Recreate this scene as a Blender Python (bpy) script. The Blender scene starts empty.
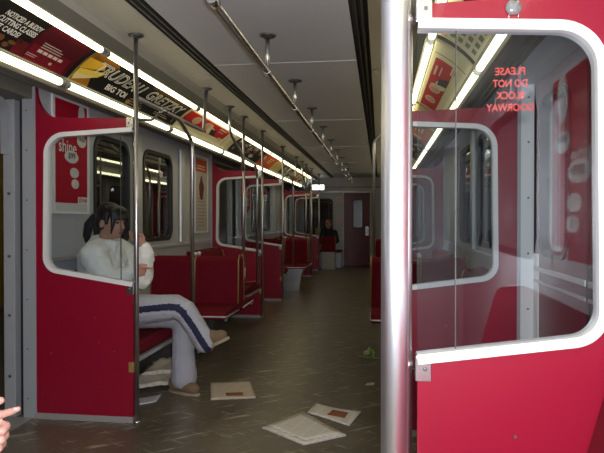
import bpy, bmesh, math, random
from mathutils import Vector, Matrix
from mathutils.geometry import tessellate_polygon
random.seed(7)
PI = math.pi
S = bpy.context.scene
COL = S.collection

# ------------------------------------------------------------------ helpers
def V3(*a): return Vector(a)

def wl(o):
    v = Vector((0, 0, 0))
    while o is not None:
        v += o.location; o = o.parent
    return v

def smooth(bm):
    for f in bm.faces: f.smooth = True

def link_mesh(name, me, mats, parent=None):
    o = bpy.data.objects.new(name, me)
    COL.objects.link(o)
    if not isinstance(mats, (list, tuple)): mats = [mats]
    me.materials.clear()
    for m in mats: me.materials.append(m)
    if parent is not None:
        o.parent = parent
        me.transform(Matrix.Translation(-wl(parent)))
    return o

def obj(name, bm, mats, parent=None, kind=None, recalc=True):
    """geometry is given in world coordinates; a top-level mesh keeps its origin at its base"""
    if recalc: bmesh.ops.recalc_face_normals(bm, faces=bm.faces[:])
    me = bpy.data.meshes.new(name)
    bm.to_mesh(me); bm.free()
    o = link_mesh(name, me, mats, parent)
    if parent is None and kind != 'structure' and len(me.vertices):
        lo = Vector((min(v.co.x for v in me.vertices), min(v.co.y for v in me.vertices), min(v.co.z for v in me.vertices)))
        hi = Vector((max(v.co.x for v in me.vertices), max(v.co.y for v in me.vertices), 0))
        c = Vector(((lo.x+hi.x)/2, (lo.y+hi.y)/2, lo.z))
        me.transform(Matrix.Translation(-c)); o.location = c
    if kind: o['kind'] = kind
    return o

def tag(o, label, cat, group=None):
    o['label'] = label; o['category'] = cat
    if group: o['group'] = group
    return o

def thing(name, label, cat, loc, group=None):
    o = bpy.data.objects.new(name, None); COL.objects.link(o)
    o.location = loc; o.empty_display_size = .05
    return tag(o, label, cat, group)

def copy_tree(o, parent=None, dy=0., label=None):
    c = o.copy(); COL.objects.link(c)
    if parent is not None: c.parent = parent
    else:
        c.location = o.location + Vector((0, dy, 0))
        if label: c['label'] = label
    for ch in list(o.children): copy_tree(ch, c)
    return c

def box(bm, x0, x1, y0, y1, z0, z1, bev=0., mi=0):
    if x0 > x1: x0, x1 = x1, x0
    if y0 > y1: y0, y1 = y1, y0
    vs = [bm.verts.new((x, y, z)) for z in (z0, z1) for y in (y0, y1) for x in (x0, x1)]
    fs = [(0,2,3,1),(4,5,7,6),(0,1,5,4),(2,6,7,3),(0,4,6,2),(1,3,7,5)]
    faces = [bm.faces.new([vs[i] for i in f]) for f in fs]
    for f in faces: f.material_index = mi
    if bev:
        ed = {e for f in faces for e in f.edges}
        bmesh.ops.bevel(bm, geom=list(ed), offset=bev, segments=2, affect='EDGES', profile=.6, clamp_overlap=True)
    return bm

def fillet(pts, rad, n=8):
    """round the inner corners of an open polyline (2D or 3D)"""
    pts = [Vector(p) for p in pts]
    if not isinstance(rad, (list, tuple)): rad = [rad]*len(pts)
    out = [pts[0]]
    for i in range(1, len(pts)-1):
        p, r = pts[i], rad[i]
        a = (pts[i-1]-p); b = (pts[i+1]-p)
        la, lb = a.length, b.length
        a = a/la; b = b/lb
        ang = math.acos(max(-1, min(1, a.dot(b))))
        if r <= 0 or ang > PI-1e-3:
            out.append(p); continue
        t = min(r/math.tan(ang/2), la*.49 if i > 1 else la*.98, lb*.49 if i < len(pts)-2 else lb*.98)
        r2 = t*math.tan(ang/2)
        bis = (a+b).normalized()
        c = p + bis*(r2/math.sin(ang/2))
        s = p+a*t-c; e = p+b*t-c
        tot = PI-ang
        for k in range(n+1):
            f = k/n
            w = (math.sin((1-f)*tot)*s + math.sin(f*tot)*e)/math.sin(tot)
            out.append(c+w)
    out.append(pts[-1])
    return out

def tube(bm, pts, r, n=12, cap=True, mi=0):
    pts = [Vector(p) for p in pts]
    rs = r if isinstance(r, (list, tuple)) else [r]*len(pts)
    rings = []
    up = None
    for i, p in enumerate(pts):
        if i == 0: d = pts[1]-p
        elif i == len(pts)-1: d = p-pts[i-1]
        else: d = (pts[i+1]-p).normalized()+(p-pts[i-1]).normalized()
        d.normalize()
        if up is None:
            up = d.orthogonal().normalized()
        up = (up-d*up.dot(d))
        up = up.normalized() if up.length > 1e-6 else d.orthogonal().normalized()
        sd = d.cross(up)
        rings.append([bm.verts.new(p+(up*math.cos(2*PI*k/n)+sd*math.sin(2*PI*k/n))*rs[i]) for k in range(n)])
    for a, b in zip(rings, rings[1:]):
        for k in range(n):
            f = bm.faces.new((a[k], a[(k+1)%n], b[(k+1)%n], b[k])); f.smooth = True; f.material_index = mi
    if cap:
        for rg in (rings[0][::-1], rings[-1]):
            f = bm.faces.new(rg); f.material_index = mi
    return bm

def poly(bm, pts, fmap, n0, n1):
    """closed concave polygon pts (2D), mapped to 3D by fmap(a, b, depth) and extruded from depth n0 to n1"""
    vs = [bm.verts.new(fmap(p[0], p[1], n0)) for p in pts]
    vt = [bm.verts.new(fmap(p[0], p[1], n1)) for p in pts]
    for a, b, c in tessellate_polygon([[Vector((p[0], p[1], 0)) for p in pts]]):
        if len({a, b, c}) < 3: continue
        bm.faces.new((vs[a], vs[b], vs[c])); bm.faces.new((vt[c], vt[b], vt[a]))
    N = len(vs)
    for i in range(N):
        j = (i+1) % N
        bm.faces.new((vs[i], vs[j], vt[j], vt[i]))
    return bm

def band(bm, path, w, fmap, n0, n1, closed=False):
    """flat band of width w along a 2D path, extruded between two depths"""
    P = [Vector(p) for p in path]; N = len(P)
    L, R = [], []
    for i in range(N):
        if closed: a, b = P[i-1], P[(i+1) % N]
        else: a, b = P[max(0, i-1)], P[min(N-1, i+1)]
        d = (b-a).normalized(); nn = Vector((-d.y, d.x))
        L.append(P[i]+nn*w/2); R.append(P[i]-nn*w/2)
    q = []
    for i in range(N):
        q.append([bm.verts.new(fmap(x.x, x.y, n)) for x, n in ((L[i], n0), (R[i], n0), (R[i], n1), (L[i], n1))])
    rng = range(N) if closed else range(N-1)
    for i in rng:
        a, b = q[i], q[(i+1) % N]
        for k in range(4):
            bm.faces.new((a[k], a[(k+1)%4], b[(k+1)%4], b[k]))
    if not closed:
        bm.faces.new(q[0]); bm.faces.new(q[-1][::-1])
    return bm

def rrect(a0, a1, b0, b1, r, n=6):
    out = []
    for cx, cy, s in ((a1-r, b1-r, 0), (a0+r, b1-r, 1), (a0+r, b0+r, 2), (a1-r, b0+r, 3)):
        for k in range(n+1):
            t = (s+k/n)*PI/2
            out.append((cx+r*math.cos(t), cy+r*math.sin(t)))
    return out

def sheet_with_holes(bm, outer, holes, fmap, n0, n1):
    edges = []
    loops = []
    for lp in [outer]+holes:
        vs = [bm.verts.new(fmap(p[0], p[1], n0)) for p in lp]
        loops.append(vs)
        for i in range(len(vs)): edges.append(bm.edges.new((vs[i], vs[(i+1) % len(vs)])))
    r = bmesh.ops.triangle_fill(bm, use_beauty=True, use_dissolve=False, edges=edges)
    fs = [g for g in r['geom'] if isinstance(g, bmesh.types.BMFace)]
    mp = {}
    for lp, pts in zip(loops, [outer]+holes):
        for v, p in zip(lp, pts): mp[v] = bm.verts.new(fmap(p[0], p[1], n1))
    for f in fs: bm.faces.new([mp[v] for v in reversed(f.verts)])
    for lp in loops:
        for i in range(len(lp)):
            a, b = lp[i], lp[(i+1) % len(lp)]
            bm.faces.new((a, b, mp[b], mp[a]))
    return bm

def lathe(bm, prof, loc, n=20, axis='z', mi=0):
    """prof: list of (radius, height)"""
    loc = Vector(loc); rings = []
    for r, h in prof:
        ring = []
        for k in range(n):
            c, s = math.cos(2*PI*k/n)*r, math.sin(2*PI*k/n)*r
            p = (c, s, h) if axis == 'z' else ((h, c, s) if axis == 'x' else (c, h, s))
            ring.append(bm.verts.new(loc+Vector(p)))
        rings.append(ring)
    for a, b in zip(rings, rings[1:]):
        for k in range(n):
            f = bm.faces.new((a[k], a[(k+1)%n], b[(k+1)%n], b[k])); f.smooth = True; f.material_index = mi
    bm.faces.new(rings[0][::-1]).material_index = mi; bm.faces.new(rings[-1]).material_index = mi
    return bm

def ellipsoid(bm, c, r, rot=None, n=16, m=10):
    M = Matrix.Translation(Vector(c)) @ (rot.to_4x4() if rot else Matrix.Identity(4)) @ Matrix.Diagonal((r[0], r[1], r[2], 1))
    bmesh.ops.create_uvsphere(bm, u_segments=n, v_segments=m, radius=1, matrix=M)
    return bm

def capsule(bm, p0, r0, p1, r1, n=14):
    p0, p1 = Vector(p0), Vector(p1)
    d = p1-p0; L = d.length
    if L < 1e-5: return ellipsoid(bm, p0, (r0,)*3)
    d.normalize(); pts, rs = [], []
    for k in range(1, 6):
        t = k/5*PI/2; pts.append(p0-d*r0*math.cos(t)); rs.append(max(1e-4, r0*math.sin(t)))
    for k in range(0, 5):
        t = PI/2*k/5; pts.append(p1+d*r1*math.sin(t)); rs.append(max(1e-4, r1*math.cos(t)))
    pts.insert(0, p0-d*r0); rs.insert(0, 1e-4); pts.append(p1+d*r1); rs.append(1e-4)
    return tube(bm, pts, rs, n)

def chain(bm, pts):
    """pts: (x, y, z, r)"""
    for a, b in zip(pts, pts[1:]): capsule(bm, a[:3], a[3], b[:3], b[3])
    return bm

def remesh(bm, voxel, sm=6, disp=None):
    """fuse overlapping closed shapes into one continuous skin"""
    bmesh.ops.recalc_face_normals(bm, faces=bm.faces[:])
    me = bpy.data.meshes.new('tmp'); bm.to_mesh(me); bm.free()
    o = bpy.data.objects.new('tmp', me); COL.objects.link(o)
    m = o.modifiers.new('r', 'REMESH'); m.mode = 'VOXEL'; m.voxel_size = voxel; m.use_smooth_shade = True
    if sm:
        k = o.modifiers.new('s', 'SMOOTH'); k.iterations = sm; k.factor = .5
    if disp:
        tx = bpy.data.textures.new('creases', 'CLOUDS'); tx.noise_scale = disp[1]
        dm = o.modifiers.new('d', 'DISPLACE'); dm.texture = tx; dm.strength = disp[0]; dm.mid_level = .5; dm.texture_coords = 'LOCAL'
    dg = bpy.context.evaluated_depsgraph_get()
    out = bpy.data.meshes.new_from_object(o.evaluated_get(dg))
    bpy.data.objects.remove(o); bpy.data.meshes.remove(me)
    for p in out.polygons: p.use_smooth = True
    return out

_font_cache = {}
def text_bm(s, size, width=None, bold=0., shear=0., outline=None):
    """lettering as flat geometry in the xy plane, lower left corner at the origin"""
    cu = bpy.data.curves.new('t', 'FONT'); cu.body = s; cu.size = size; cu.shear = shear
    cu.resolution_u = 3; cu.offset = bold
    if outline: cu.fill_mode = 'NONE'; cu.bevel_depth = outline; cu.bevel_resolution = 0
    o = bpy.data.objects.new('t', cu); COL.objects.link(o)
    dg = bpy.context.evaluated_depsgraph_get()
    me = bpy.data.meshes.new_from_object(o.evaluated_get(dg))
    bpy.data.objects.remove(o)
    bm = bmesh.new(); bm.from_mesh(me); bpy.data.meshes.remove(me)
    xs = [v.co.x for v in bm.verts]; ys = [v.co.y for v in bm.verts]
    w = max(xs)-min(xs); k = (width/w) if width else 1.
    for v in bm.verts:
        v.co.x = (v.co.x-min(xs))*k; v.co.y -= min(ys)
    return bm

def merge(dst, src, fn, mi=0):
    vm = {v: dst.verts.new(fn(v.co)) for v in src.verts}
    for f in src.faces:
        try:
            g = dst.faces.new([vm[v] for v in f.verts]); g.material_index = mi
        except ValueError: pass
    src.free()

# ------------------------------------------------------------------ materials
def mat(name, col, rough=.5, metal=0., spec=.5, bump=0., bscale=40., var=0., vscale=8., emit=None, estr=0., coat=0., aniso=None, sheen=0.):
    m = bpy.data.materials.new(name); m.use_nodes = True
    nt = m.node_tree; b = nt.nodes['Principled BSDF']
    b.inputs['Base Color'].default_value = (*col, 1)
    b.inputs['Roughness'].default_value = rough
    b.inputs['Metallic'].default_value = metal
    b.inputs['Specular IOR Level'].default_value = spec
    b.inputs['Coat Weight'].default_value = coat
    b.inputs['Sheen Weight'].default_value = sheen
    tc = nt.nodes.new('ShaderNodeTexCoord')
    if var:
        nz = nt.nodes.new('ShaderNodeTexNoise'); nz.inputs['Scale'].default_value = vscale; nz.inputs['Detail'].default_value = 6
        nt.links.new(tc.outputs['Object'], nz.inputs['Vector'])
        mx = nt.nodes.new('ShaderNodeMix'); mx.data_type = 'RGBA'
        mx.inputs['A'].default_value = (*[c*(1-var) for c in col], 1)
        mx.inputs['B'].default_value = (*[min(1, c*(1+var)) for c in col], 1)
        nt.links.new(nz.outputs['Fac'], mx.inputs['Factor'])
        nt.links.new(mx.outputs['Result'], b.inputs['Base Color'])
    if bump:
        n2 = nt.nodes.new('ShaderNodeTexNoise'); n2.inputs['Scale'].default_value = bscale; n2.inputs['Detail'].default_value = 4
        nt.links.new(tc.outputs['Object'], n2.inputs['Vector'])
        bp = nt.nodes.new('ShaderNodeBump'); bp.inputs['Strength'].default_value = bump; bp.inputs['Distance'].default_value = .01
        nt.links.new(n2.outputs['Fac'], bp.inputs['Height'])
        nt.links.new(bp.outputs['Normal'], b.inputs['Normal'])
    if emit:
        b.inputs['Emission Color'].default_value = (*emit, 1); b.inputs['Emission Strength'].default_value = estr
    return m

def glass_mat(name, tint, f0=.06, k=1.0, gcol=(1, 1, 1)):
    m = bpy.data.materials.new(name); m.use_nodes = True
    nt = m.node_tree; nt.nodes.clear()
    out = nt.nodes.new('ShaderNodeOutputMaterial'); mix = nt.nodes.new('ShaderNodeMixShader')
    tr = nt.nodes.new('ShaderNodeBsdfTransparent'); tr.inputs['Color'].default_value = (*tint, 1)
    gl = nt.nodes.new('ShaderNodeBsdfGlossy'); gl.inputs['Roughness'].default_value = .01
    gl.inputs['Color'].default_value = (*gcol, 1)
    lw = nt.nodes.new('ShaderNodeLayerWeight'); lw.inputs['Blend'].default_value = .5
    fr = nt.nodes.new('ShaderNodeMath'); fr.operation = 'POWER'; fr.inputs[1].default_value = 4.
    nt.links.new(lw.outputs['Facing'], fr.inputs[0])
    ma = nt.nodes.new('ShaderNodeMath'); ma.operation = 'MULTIPLY_ADD'
    ma.inputs[1].default_value = k; ma.inputs[2].default_value = f0; ma.use_clamp = True
    nt.links.new(fr.outputs[0], ma.inputs[0]); nt.links.new(ma.outputs[0], mix.inputs[0])
    nt.links.new(tr.outputs[0], mix.inputs[1]); nt.links.new(gl.outputs[0], mix.inputs[2])
    nt.links.new(mix.outputs[0], out.inputs['Surface'])
    return m

def floor_mat():
    m = mat('worn_floor', (.05, .045, .038), .34)
    nt = m.node_tree; b = nt.nodes['Principled BSDF']
    tc = nt.nodes.new('ShaderNodeTexCoord')
    n1 = nt.nodes.new('ShaderNodeTexNoise'); n1.inputs['Scale'].default_value = 2.2; n1.inputs['Detail'].default_value = 8; n1.inputs['Roughness'].default_value = .65
    nt.links.new(tc.outputs['Object'], n1.inputs['Vector'])
    r1 = nt.nodes.new('ShaderNodeValToRGB')
    r1.color_ramp.elements[0].position = .3; r1.color_ramp.elements[0].color = (.068, .055, .040, 1)
    r1.color_ramp.elements[1].position = .75; r1.color_ramp.elements[1].color = (.165, .136, .096, 1)
    nt.links.new(n1.outputs['Fac'], r1.inputs[0])
    # scuff streaks running in two slanting directions, broken into short dashes
    cur = r1.outputs[0]
    for k, (rz, sx, sy, th, colr) in enumerate([(-.62, 3.5, 22, .585, (.46, .40, .31)), (.5, 4.6, 28, .60, (.40, .35, .27)), (-.9, 7, 60, .62, (.50, .42, .31))]):
        mp = nt.nodes.new('ShaderNodeMapping'); mp.inputs['Rotation'].default_value = (0, 0, rz); 
        mp2 = nt.nodes.new('ShaderNodeMapping'); mp2.inputs['Scale'].default_value = (sx, sy, 1); mp2.inputs['Location'].default_value = (k*3.3, 1.7*k, 0)
        nt.links.new(tc.outputs['Object'], mp.inputs['Vector']); nt.links.new(mp.outputs[0], mp2.inputs['Vector'])
        n = nt.nodes.new('ShaderNodeTexNoise'); n.inputs['Scale'].default_value = 1; n.inputs['Detail'].default_value = 5; n.inputs['Roughness'].default_value = .6
        nt.links.new(mp2.outputs[0], n.inputs['Vector'])
        r = nt.nodes.new('ShaderNodeValToRGB'); r.color_ramp.elements[0].position = th; r.color_ramp.elements[1].position = th+.07
        r.color_ramp.elements[1].color = (.72, .72, .72, 1)
        nt.links.new(n.outputs['Fac'], r.inputs[0])
        mx = nt.nodes.new('ShaderNodeMix'); mx.data_type = 'RGBA'; mx.inputs['B'].default_value = (*colr, 1)
        nt.links.new(r.outputs[0], mx.inputs['Factor']); nt.links.new(cur, mx.inputs['A'])
        cur = mx.outputs['Result']
    nt.links.new(cur, b.inputs['Base Color'])
    rr = nt.nodes.new('ShaderNodeMapRange'); rr.inputs['To Min'].default_value = .22; rr.inputs['To Max'].default_value = .42
    nt.links.new(n1.outputs['Fac'], rr.inputs[0]); nt.links.new(rr.outputs[0], b.inputs['Roughness'])
    return m

def news_mat(name, base, ink, scale):
    m = mat(name, base, .75, spec=.2)
    nt = m.node_tree; b = nt.nodes['Principled BSDF']
    tc = nt.nodes.new('ShaderNodeTexCoord'); br = nt.nodes.new('ShaderNodeTexBrick')
    mp = nt.nodes.new('ShaderNodeMapping'); mp.inputs['Rotation'].default_value = (0, 0, .25); mp.inputs['Scale'].default_value = (scale, scale, scale)
    nt.links.new(tc.outputs['Object'], mp.inputs[0]); nt.links.new(mp.outputs[0], br.inputs['Vector'])
    br.inputs['Color1'].default_value = (*ink, 1); br.inputs['Color2'].default_value = (*[(a*2+c)/3 for a, c in zip(ink, base)], 1)
    br.inputs['Mortar'].default_value = (*base, 1); br.inputs['Mortar Size'].default_value = .03
    br.offset = 0.; br.inputs['Brick Width'].default_value = .42; br.inputs['Row Height'].default_value = .16; br.inputs['Scale'].default_value = 1
    nt.links.new(br.outputs['Color'], b.inputs['Base Color'])
    return m

M = dict(
 red=mat('red_laminate', (.275, .005, .025), .33, var=.06, vscale=3, coat=.15),
 darkred=mat('maroon_paint', (.12, .004, .016), .35),
 velour=mat('red_velour', (.15, .004, .014), .85, spec=.2, bump=.25, bscale=260, var=.25, vscale=14),
 gold=mat('gold_edge_trim', (.42, .27, .09), .42, .35),
 steel=mat('brushed_steel', (.62, .61, .62), .27, 1., bump=.03, bscale=300),
 pole=mat('polished_pole', (.58, .58, .61), .34, 1.),
 darksteel=mat('dark_steel', (.20, .20, .20), .4, .9),
 alu=mat('anodised_aluminium', (.58, .58, .60), .42, .55, var=.05, vscale=5),
 white=mat('white_frame', (.78, .78, .78), .4),
 brightjamb=mat('white_jamb', (.86, .88, .88), .4), jamb=mat('pale_grey_jamb', (.40, .42, .45), .42, .15, var=.04, vscale=6),
 wall=mat('pale_grey_wall', (.48, .49, .51), .45, var=.04, vscale=5),
 ceil=mat('grey_ceiling', (.56, .56, .60), .55, var=.03, vscale=3),
 cream=mat('cream_ceiling', (.54, .52, .45), .55, var=.03, vscale=3),
 olive=mat('olive_grey_moulding', (.16, .155, .13), .5),
 dark=mat('dark_grille', (.055, .052, .048), .5),
 black=mat('black_rubber', (.012, .012, .013), .5),
 seam=mat('pale_seam', (.62, .62, .62), .4, .3),
 floor=floor_mat(),
 kick=mat('grey_kick_strip', (.36, .34, .33), .5, .2),
 glass=glass_mat('partition_glass', (.86, .89, .91), .035, 1.1),
 dglass=glass_mat('door_glass', (.85, .87, .87), .05, 1.),
 wglass=glass_mat('window_glass', (.50, .50, .47), .10, 1.2),
 tube=mat('fluorescent_glow', (.9, .9, .85), .4, emit=(1., .90, .56), estr=4.6),
 lampbox=mat('lit_end_panel', (.9, .9, .9), .4, emit=(1., .98, .95), estr=3.2),
 screw=mat('screw_head', (.22, .22, .22), .4, .8),
 textred=mat('red_lettering', (.90, .07, .05), .5),
 rubber=mat('end_cap', (.25, .25, .24), .5),
 yellow=mat('mustard_tile', (.40, .25, .05), .5, var=.2, vscale=6),
 plat=mat('platform_concrete', (.12, .11, .09), .7, var=.2, vscale=4),
 tunnel=mat('pale_tunnel_wall', (.62, .66, .66), .6, var=.2, vscale=2),
 plamp=mat('platform_lamp', (.9, .9, .8), .4, emit=(1., .85, .5), estr=4.),
 wlamp=mat('added_tunnel_lamp', (.9, .9, .9), .4, emit=(.9, .97, 1.), estr=22.),
)

# ------------------------------------------------------------------ dimensions (car axis = Y, centre u = x = 0)
WALL = 1.41
FAR = [3.33, 8.63, 13.87]          # partitions on the far side of a doorway
NEAR = [1.65, 7.10, 12.35]         # partitions on the near side of a doorway
SECT = [(-2.2, 1.65), (3.33, 7.10), (8.63, 12.35), (13.87, 15.2)]
END = 15.2; BACK = -2.2
CEIL = 2.29

# ------------------------------------------------------------------ the shell
bm = bmesh.new(); box(bm, -1.66, 1.66, BACK, END, -.08, 0)
obj('floor', bm, M['floor'], kind='structure')
bm = bmesh.new(); box(bm, -.5, .5, BACK, END, CEIL, CEIL+.03)
obj('ceiling', bm, M['ceil'], kind='structure')
bm = bmesh.new(); box(bm, -1.7, 1.7, BACK, END, CEIL+.1, CEIL+.14)
obj('ceiling', bm, M['dark'], kind='structure')
y = 1.68; n = 1
while y < END:
    bm = bmesh.new(); box(bm, -.5, .5, y-.007, y+.007, CEIL-.004, CEIL+.002)
    obj('trim_%d' % n, bm, M['seam'], kind='structure'); y += 2.37; n += 1
for s in (-1, 1):
    # air slot with ribs
    bm = bmesh.new()
    prof = [(.50, CEIL), (.505, CEIL+.03), (.525, CEIL+.03), (.528, CEIL-.002), (.537, CEIL-.002), (.54, CEIL+.035), (.556, CEIL+.035), (.559, CEIL-.006), (.570, CEIL-.006), (.573, CEIL+.03), (.592, CEIL+.03), (.597, CEIL)]
    a = [[bm.verts.new((s*x, yy, z)) for x, z in prof] for yy in (BACK, END)]
    for i in range(len(prof)-1): bm.faces.new((a[0][i], a[0][i+1], a[1][i+1], a[1][i]))
    obj('trim_%d' % n, bm, M['dark'], kind='structure'); n += 1
    bm = bmesh.new()
    prof = [(.597, CEIL), (.80, CEIL), (.84, CEIL-.012), (.872, CEIL-.035)]
    a = [[bm.verts.new((s*x, yy, z)) for x, z in prof] for yy in (BACK, END)]
    for i in range(len(prof)-1): bm.faces.new((a[0][i], a[0][i+1], a[1][i+1], a[1][i]))
    obj('ceiling', bm, M['cream'], kind='structure')
    bm = bmesh.new()
    prof = [(.872, CEIL-.035), (.884, 2.225), (.896, 2.198), (.905, 2.190), (.914, 2.20), (.925, 2.225), (1.02, 2.225), (1.13, 2.15), (1.205, 2.05), (1.206, 2.012), (1.19, 1.982), (1.198, 1.962), (1.235, 1.958)]
    a = [[bm.verts.new((s*x, yy, z)) for x, z in prof] for yy in (BACK, END)]
    for i in range(len(prof)-1):
        f = bm.faces.new((a[0][i], a[0][i+1], a[1][i+1], a[1][i]))
    obj('trim_%d' % n, bm, M['olive'], kind='structure'); n += 1
    bm = bmesh.new()   # grooved header over the doors and windows
    prof = [(1.235, 1.958), (1.29, 1.985), (1.295, 1.975), (1.33, 1.99), (1.335, 1.98), (1.38, 2.03), (1.416, 2.04), (1.416, 1.93), (1.66, 1.93), (1.66, 2.42)]
    a = [[bm.verts.new((s*x, yy, z)) for x, z in prof] for yy in (BACK, END)]
    for i in range(len(prof)-1): bm.faces.new((a[0][i], a[0][i+1], a[1][i+1], a[1][i]))
    obj('trim_%d' % n, bm, M['olive'], kind='structure'); n += 1

# side walls with window openings
def wmap(s): return lambda a, b, d: Vector((s*(WALL+d), a, b))
WIN = {0: [(-1.9, -1.2), (-.9, .3)], 1: [(4.08, 4.66), (4.98, 5.68)], 2: [(9.38, 9.96), (10.28, 10.98)], 3: []}
wn = 1
def window(s, y0, y1, z0, z1, wn, name='window', mp=None, r=.10, gm=None):
    mp = mp or wmap(s)
    bm = bmesh.new()
    poly(bm, rrect(y0+.012, y1-.012, z0+.012, z1-.012, r, 6), mp, .014, .020)
    w = obj('%s_%d' % (name, wn), bm, gm or M['wglass'], kind='structure')
    bm = bmesh.new(); band(bm, rrect(y0, y1, z0, z1, r+.01, 8), .034, mp, -.012, .03, True)
    obj('gasket', bm, M['black'], w)
    return w
for si, (y0, y1) in enumerate(SECT):
    for s in (-1, 1):
        bm = bmesh.new()
        outer = [(y0, 0), (y1, 0), (y1, 2.05), (y0, 2.05)]
        sheet_with_holes(bm, outer, [rrect(a, b, 1.02, 1.82, .11, 6) for a, b in WIN[si]], wmap(s), 0, .05)
        obj('wall_left' if s < 0 else 'wall_right', bm, M['wall'], kind='structure')
        bm = bmesh.new(); box(bm, s*1.46, s*1.60, y0+.07, y1-.07, 0, .95); box(bm, s*1.46, s*1.60, y0+.07, y1-.07, 1.88, 1.95)
        obj('wall_left' if s < 0 else 'wall_right', bm, M['wall'], kind='structure')
        for a, b in WIN[si]:
            window(s, a, b, 1.02, 1.82, wn); wn += 1
        if si in (1, 2):    # sill rail and pillar covers
            bm = bmesh.new(); box(bm, s*1.385, s*1.41, y0+.1, y1-.1, .93, .965, .006)
            obj('trim_%d' % n, bm, M['alu'], kind='structure'); n += 1
            for yp in ((WIN[si][0][1]+WIN[si][1][0])/2, WIN[si][1][1]+.26):
                bm = bmesh.new(); box(bm, s*1.375, s*1.41, yp-.055, yp+.055, .965, 1.93, .012)
                obj('trim_%d' % n, bm, M['alu'], kind='structure'); n += 1
bm = bmesh.new(); box(bm, -1.66, 1.66, BACK-.05, BACK, 0, 2.4)
obj('wall_back', bm, M['wall'], kind='structure')

# door surrounds: inner jamb with screws, gasket gap, outer jamb
def jamb(s, y, d):
    """d = +1: the wall lies on the +Y side of y"""
    global n
    bm = bmesh.new(); box(bm, s*1.408, s*1.482, y-d*.018, y+d*.05, 0, 1.945, .004)
    jm = M['jamb' if s < 0 else 'brightjamb']  # right side takes a brighter copy of the jamb colour
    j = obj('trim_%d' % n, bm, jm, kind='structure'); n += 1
    bm = bmesh.new(); box(bm, s*1.482, s*1.536, y+d*.045, y+d*.065, 0, 1.945); obj('door_gasket', bm, M['black'], j)
    bm = bmesh.new()
    for z in (.12, .42, .72, 1.02, 1.32, 1.62, 1.86):
        lathe(bm, [(.006, -d*.020), (.006, -d*.017)], (s*1.452, y, z), 8, 'y')
    obj('screw', bm, M['screw'], j)
    bm = bmesh.new(); box(bm, s*1.536, s*1.61, y-d*.012, y+d*.05, 0, 1.945, .004)
    o = obj('trim_%d' % n, bm, M['jamb'], kind='structure'); n += 1
    bm = bmesh.new()
    for z in (.25, .62, .98, 1.36, 1.72):
        lathe(bm, [(.010, -d*.016), (.010, -d*.010)], (s*1.572, y, z), 8, 'y')
    obj('screw', bm, M['screw'], o)
for s in (-1, 1):
    for y in FAR: jamb(s, y, 1)
    for y in NEAR: jamb(s, y, -1)
for a, b in zip(NEAR, FAR):      # rounded head of the left door openings, and thresholds
    bm = bmesh.new(); mp = lambda p, q, d: Vector((-1.56-d, p, q))
    band(bm, fillet([(a+.01, 1.60), (a+.01, 1.925), (b-.01, 1.925), (b-.01, 1.60)], .16), .05, mp, 0, .05)
    obj('trim_%d' % n, bm, M['jamb'], kind='structure'); n += 1
    for s in (-1, 1):
        bm = bmesh.new(); box(bm, s*1.42, s*1.66, a+.02, b-.02, 0, .006)
        obj('trim_%d' % n, bm, M['kick'], kind='structure'); n += 1

# closed sliding doors on the right
dn = 2
for a, b in zip(NEAR, FAR):
    mid = (a+b)/2
    for y0, y1, hinge in ((a, mid, -1), (mid, b, 1)):
        mp = lambda p, q, d: Vector((1.492+d, p, q))
        bm = bmesh.new()
        w0, w1 = (y0+.13, y1-.20) if hinge > 0 else (y0+.20, y1-.13)
        if hinge > 0: w0, w1 = y0+.27, y1-.12
        sheet_with_holes(bm, [(y0+.003, .01), (y1-.003, .01), (y1-.003, 1.94), (y0+.003, 1.94)], [rrect(w0, w1, 1.03, 1.81, .09, 6)], mp, 0, .036)
        d = obj('door_%d' % dn, bm, M['darkred'], kind='structure'); dn += 1
        bm = bmesh.new(); poly(bm, rrect(w0+.01, w1-.01, 1.04, 1.80, .085, 6), mp, .014, .02); obj('pane', bm, M['dglass'], d)
        bm = bmesh.new(); band(bm, rrect(w0, w1, 1.03, 1.81, .095, 8), .03, mp, -.012, .03, True); obj('gasket', bm, M['black'], d)
        bm = bmesh.new()
        if hinge > 0: box(bm, 1.484, 1.492, y1-.085, y1-.003, .01, 1.02)
        else: box(bm, 1.484, 1.492, y0+.003, y0+.085, .01, 1.02)
        obj('reflection_strip', bm, M['brightjamb'], d)  # white strip stands in for a reflection in the near glass
        bm = bmesh.new(); box(bm, 1.480, 1.492, y0+.02, y1-.02, .93, .955, .003); box(bm, 1.480, 1.492, y0+.02, y1-.02, .87, .885, .003)
        obj('rail', bm, M['alu'], d)
        bm = bmesh.new(); yy = y0 if hinge > 0 else y1-.012
        box(bm, 1.482, 1.54, yy, yy+.012, .01, 1.94); obj('rubber_edge', bm, M['black'], d)

# end bulkhead
bm = bmesh.new()
emap = lambda a, b, d: Vector((a, END+d, b))
sheet_with_holes(bm, [(-1.45, 0), (-.27, 0), (-.27, 1.90), (-1.45, 1.90)], [rrect(-1.28, -.56, .80, 1.74, .09)], emap, 0, .05)
obj('wall_end', bm, M['wall'], kind='structure')
bm = bmesh.new(); box(bm, -1.45, 1.45, END, END+.05, 1.90, 2.42); obj('wall_end', bm, M['ceil'], kind='structure')
bm = bmesh.new(); box(bm, .42, 1.45, END, END+.05, 0, 1.90); obj('wall_end', bm, M['wall'], kind='structure')
bm = bmesh.new(); poly(bm, rrect(-1.27, -.57, .81, 1.73, .085), emap, .018, .024)
w = obj('window_%d' % wn, bm, M['wglass'], kind='structure'); wn += 1
bm = bmesh.new(); band(bm, rrect(-1.28, -.56, .80, 1.74, .09), .035, emap, -.012, .03, True); obj('gasket', bm, M['black'], w)
bm = bmesh.new(); box(bm, -1.5, 1.5, END+.9, END+.95, 0, 2.4); box(bm, -1.5, 1.5, END, END+.9, -.06, 0); obj('wall_cab', bm, M['dark'], kind='structure')
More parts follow.
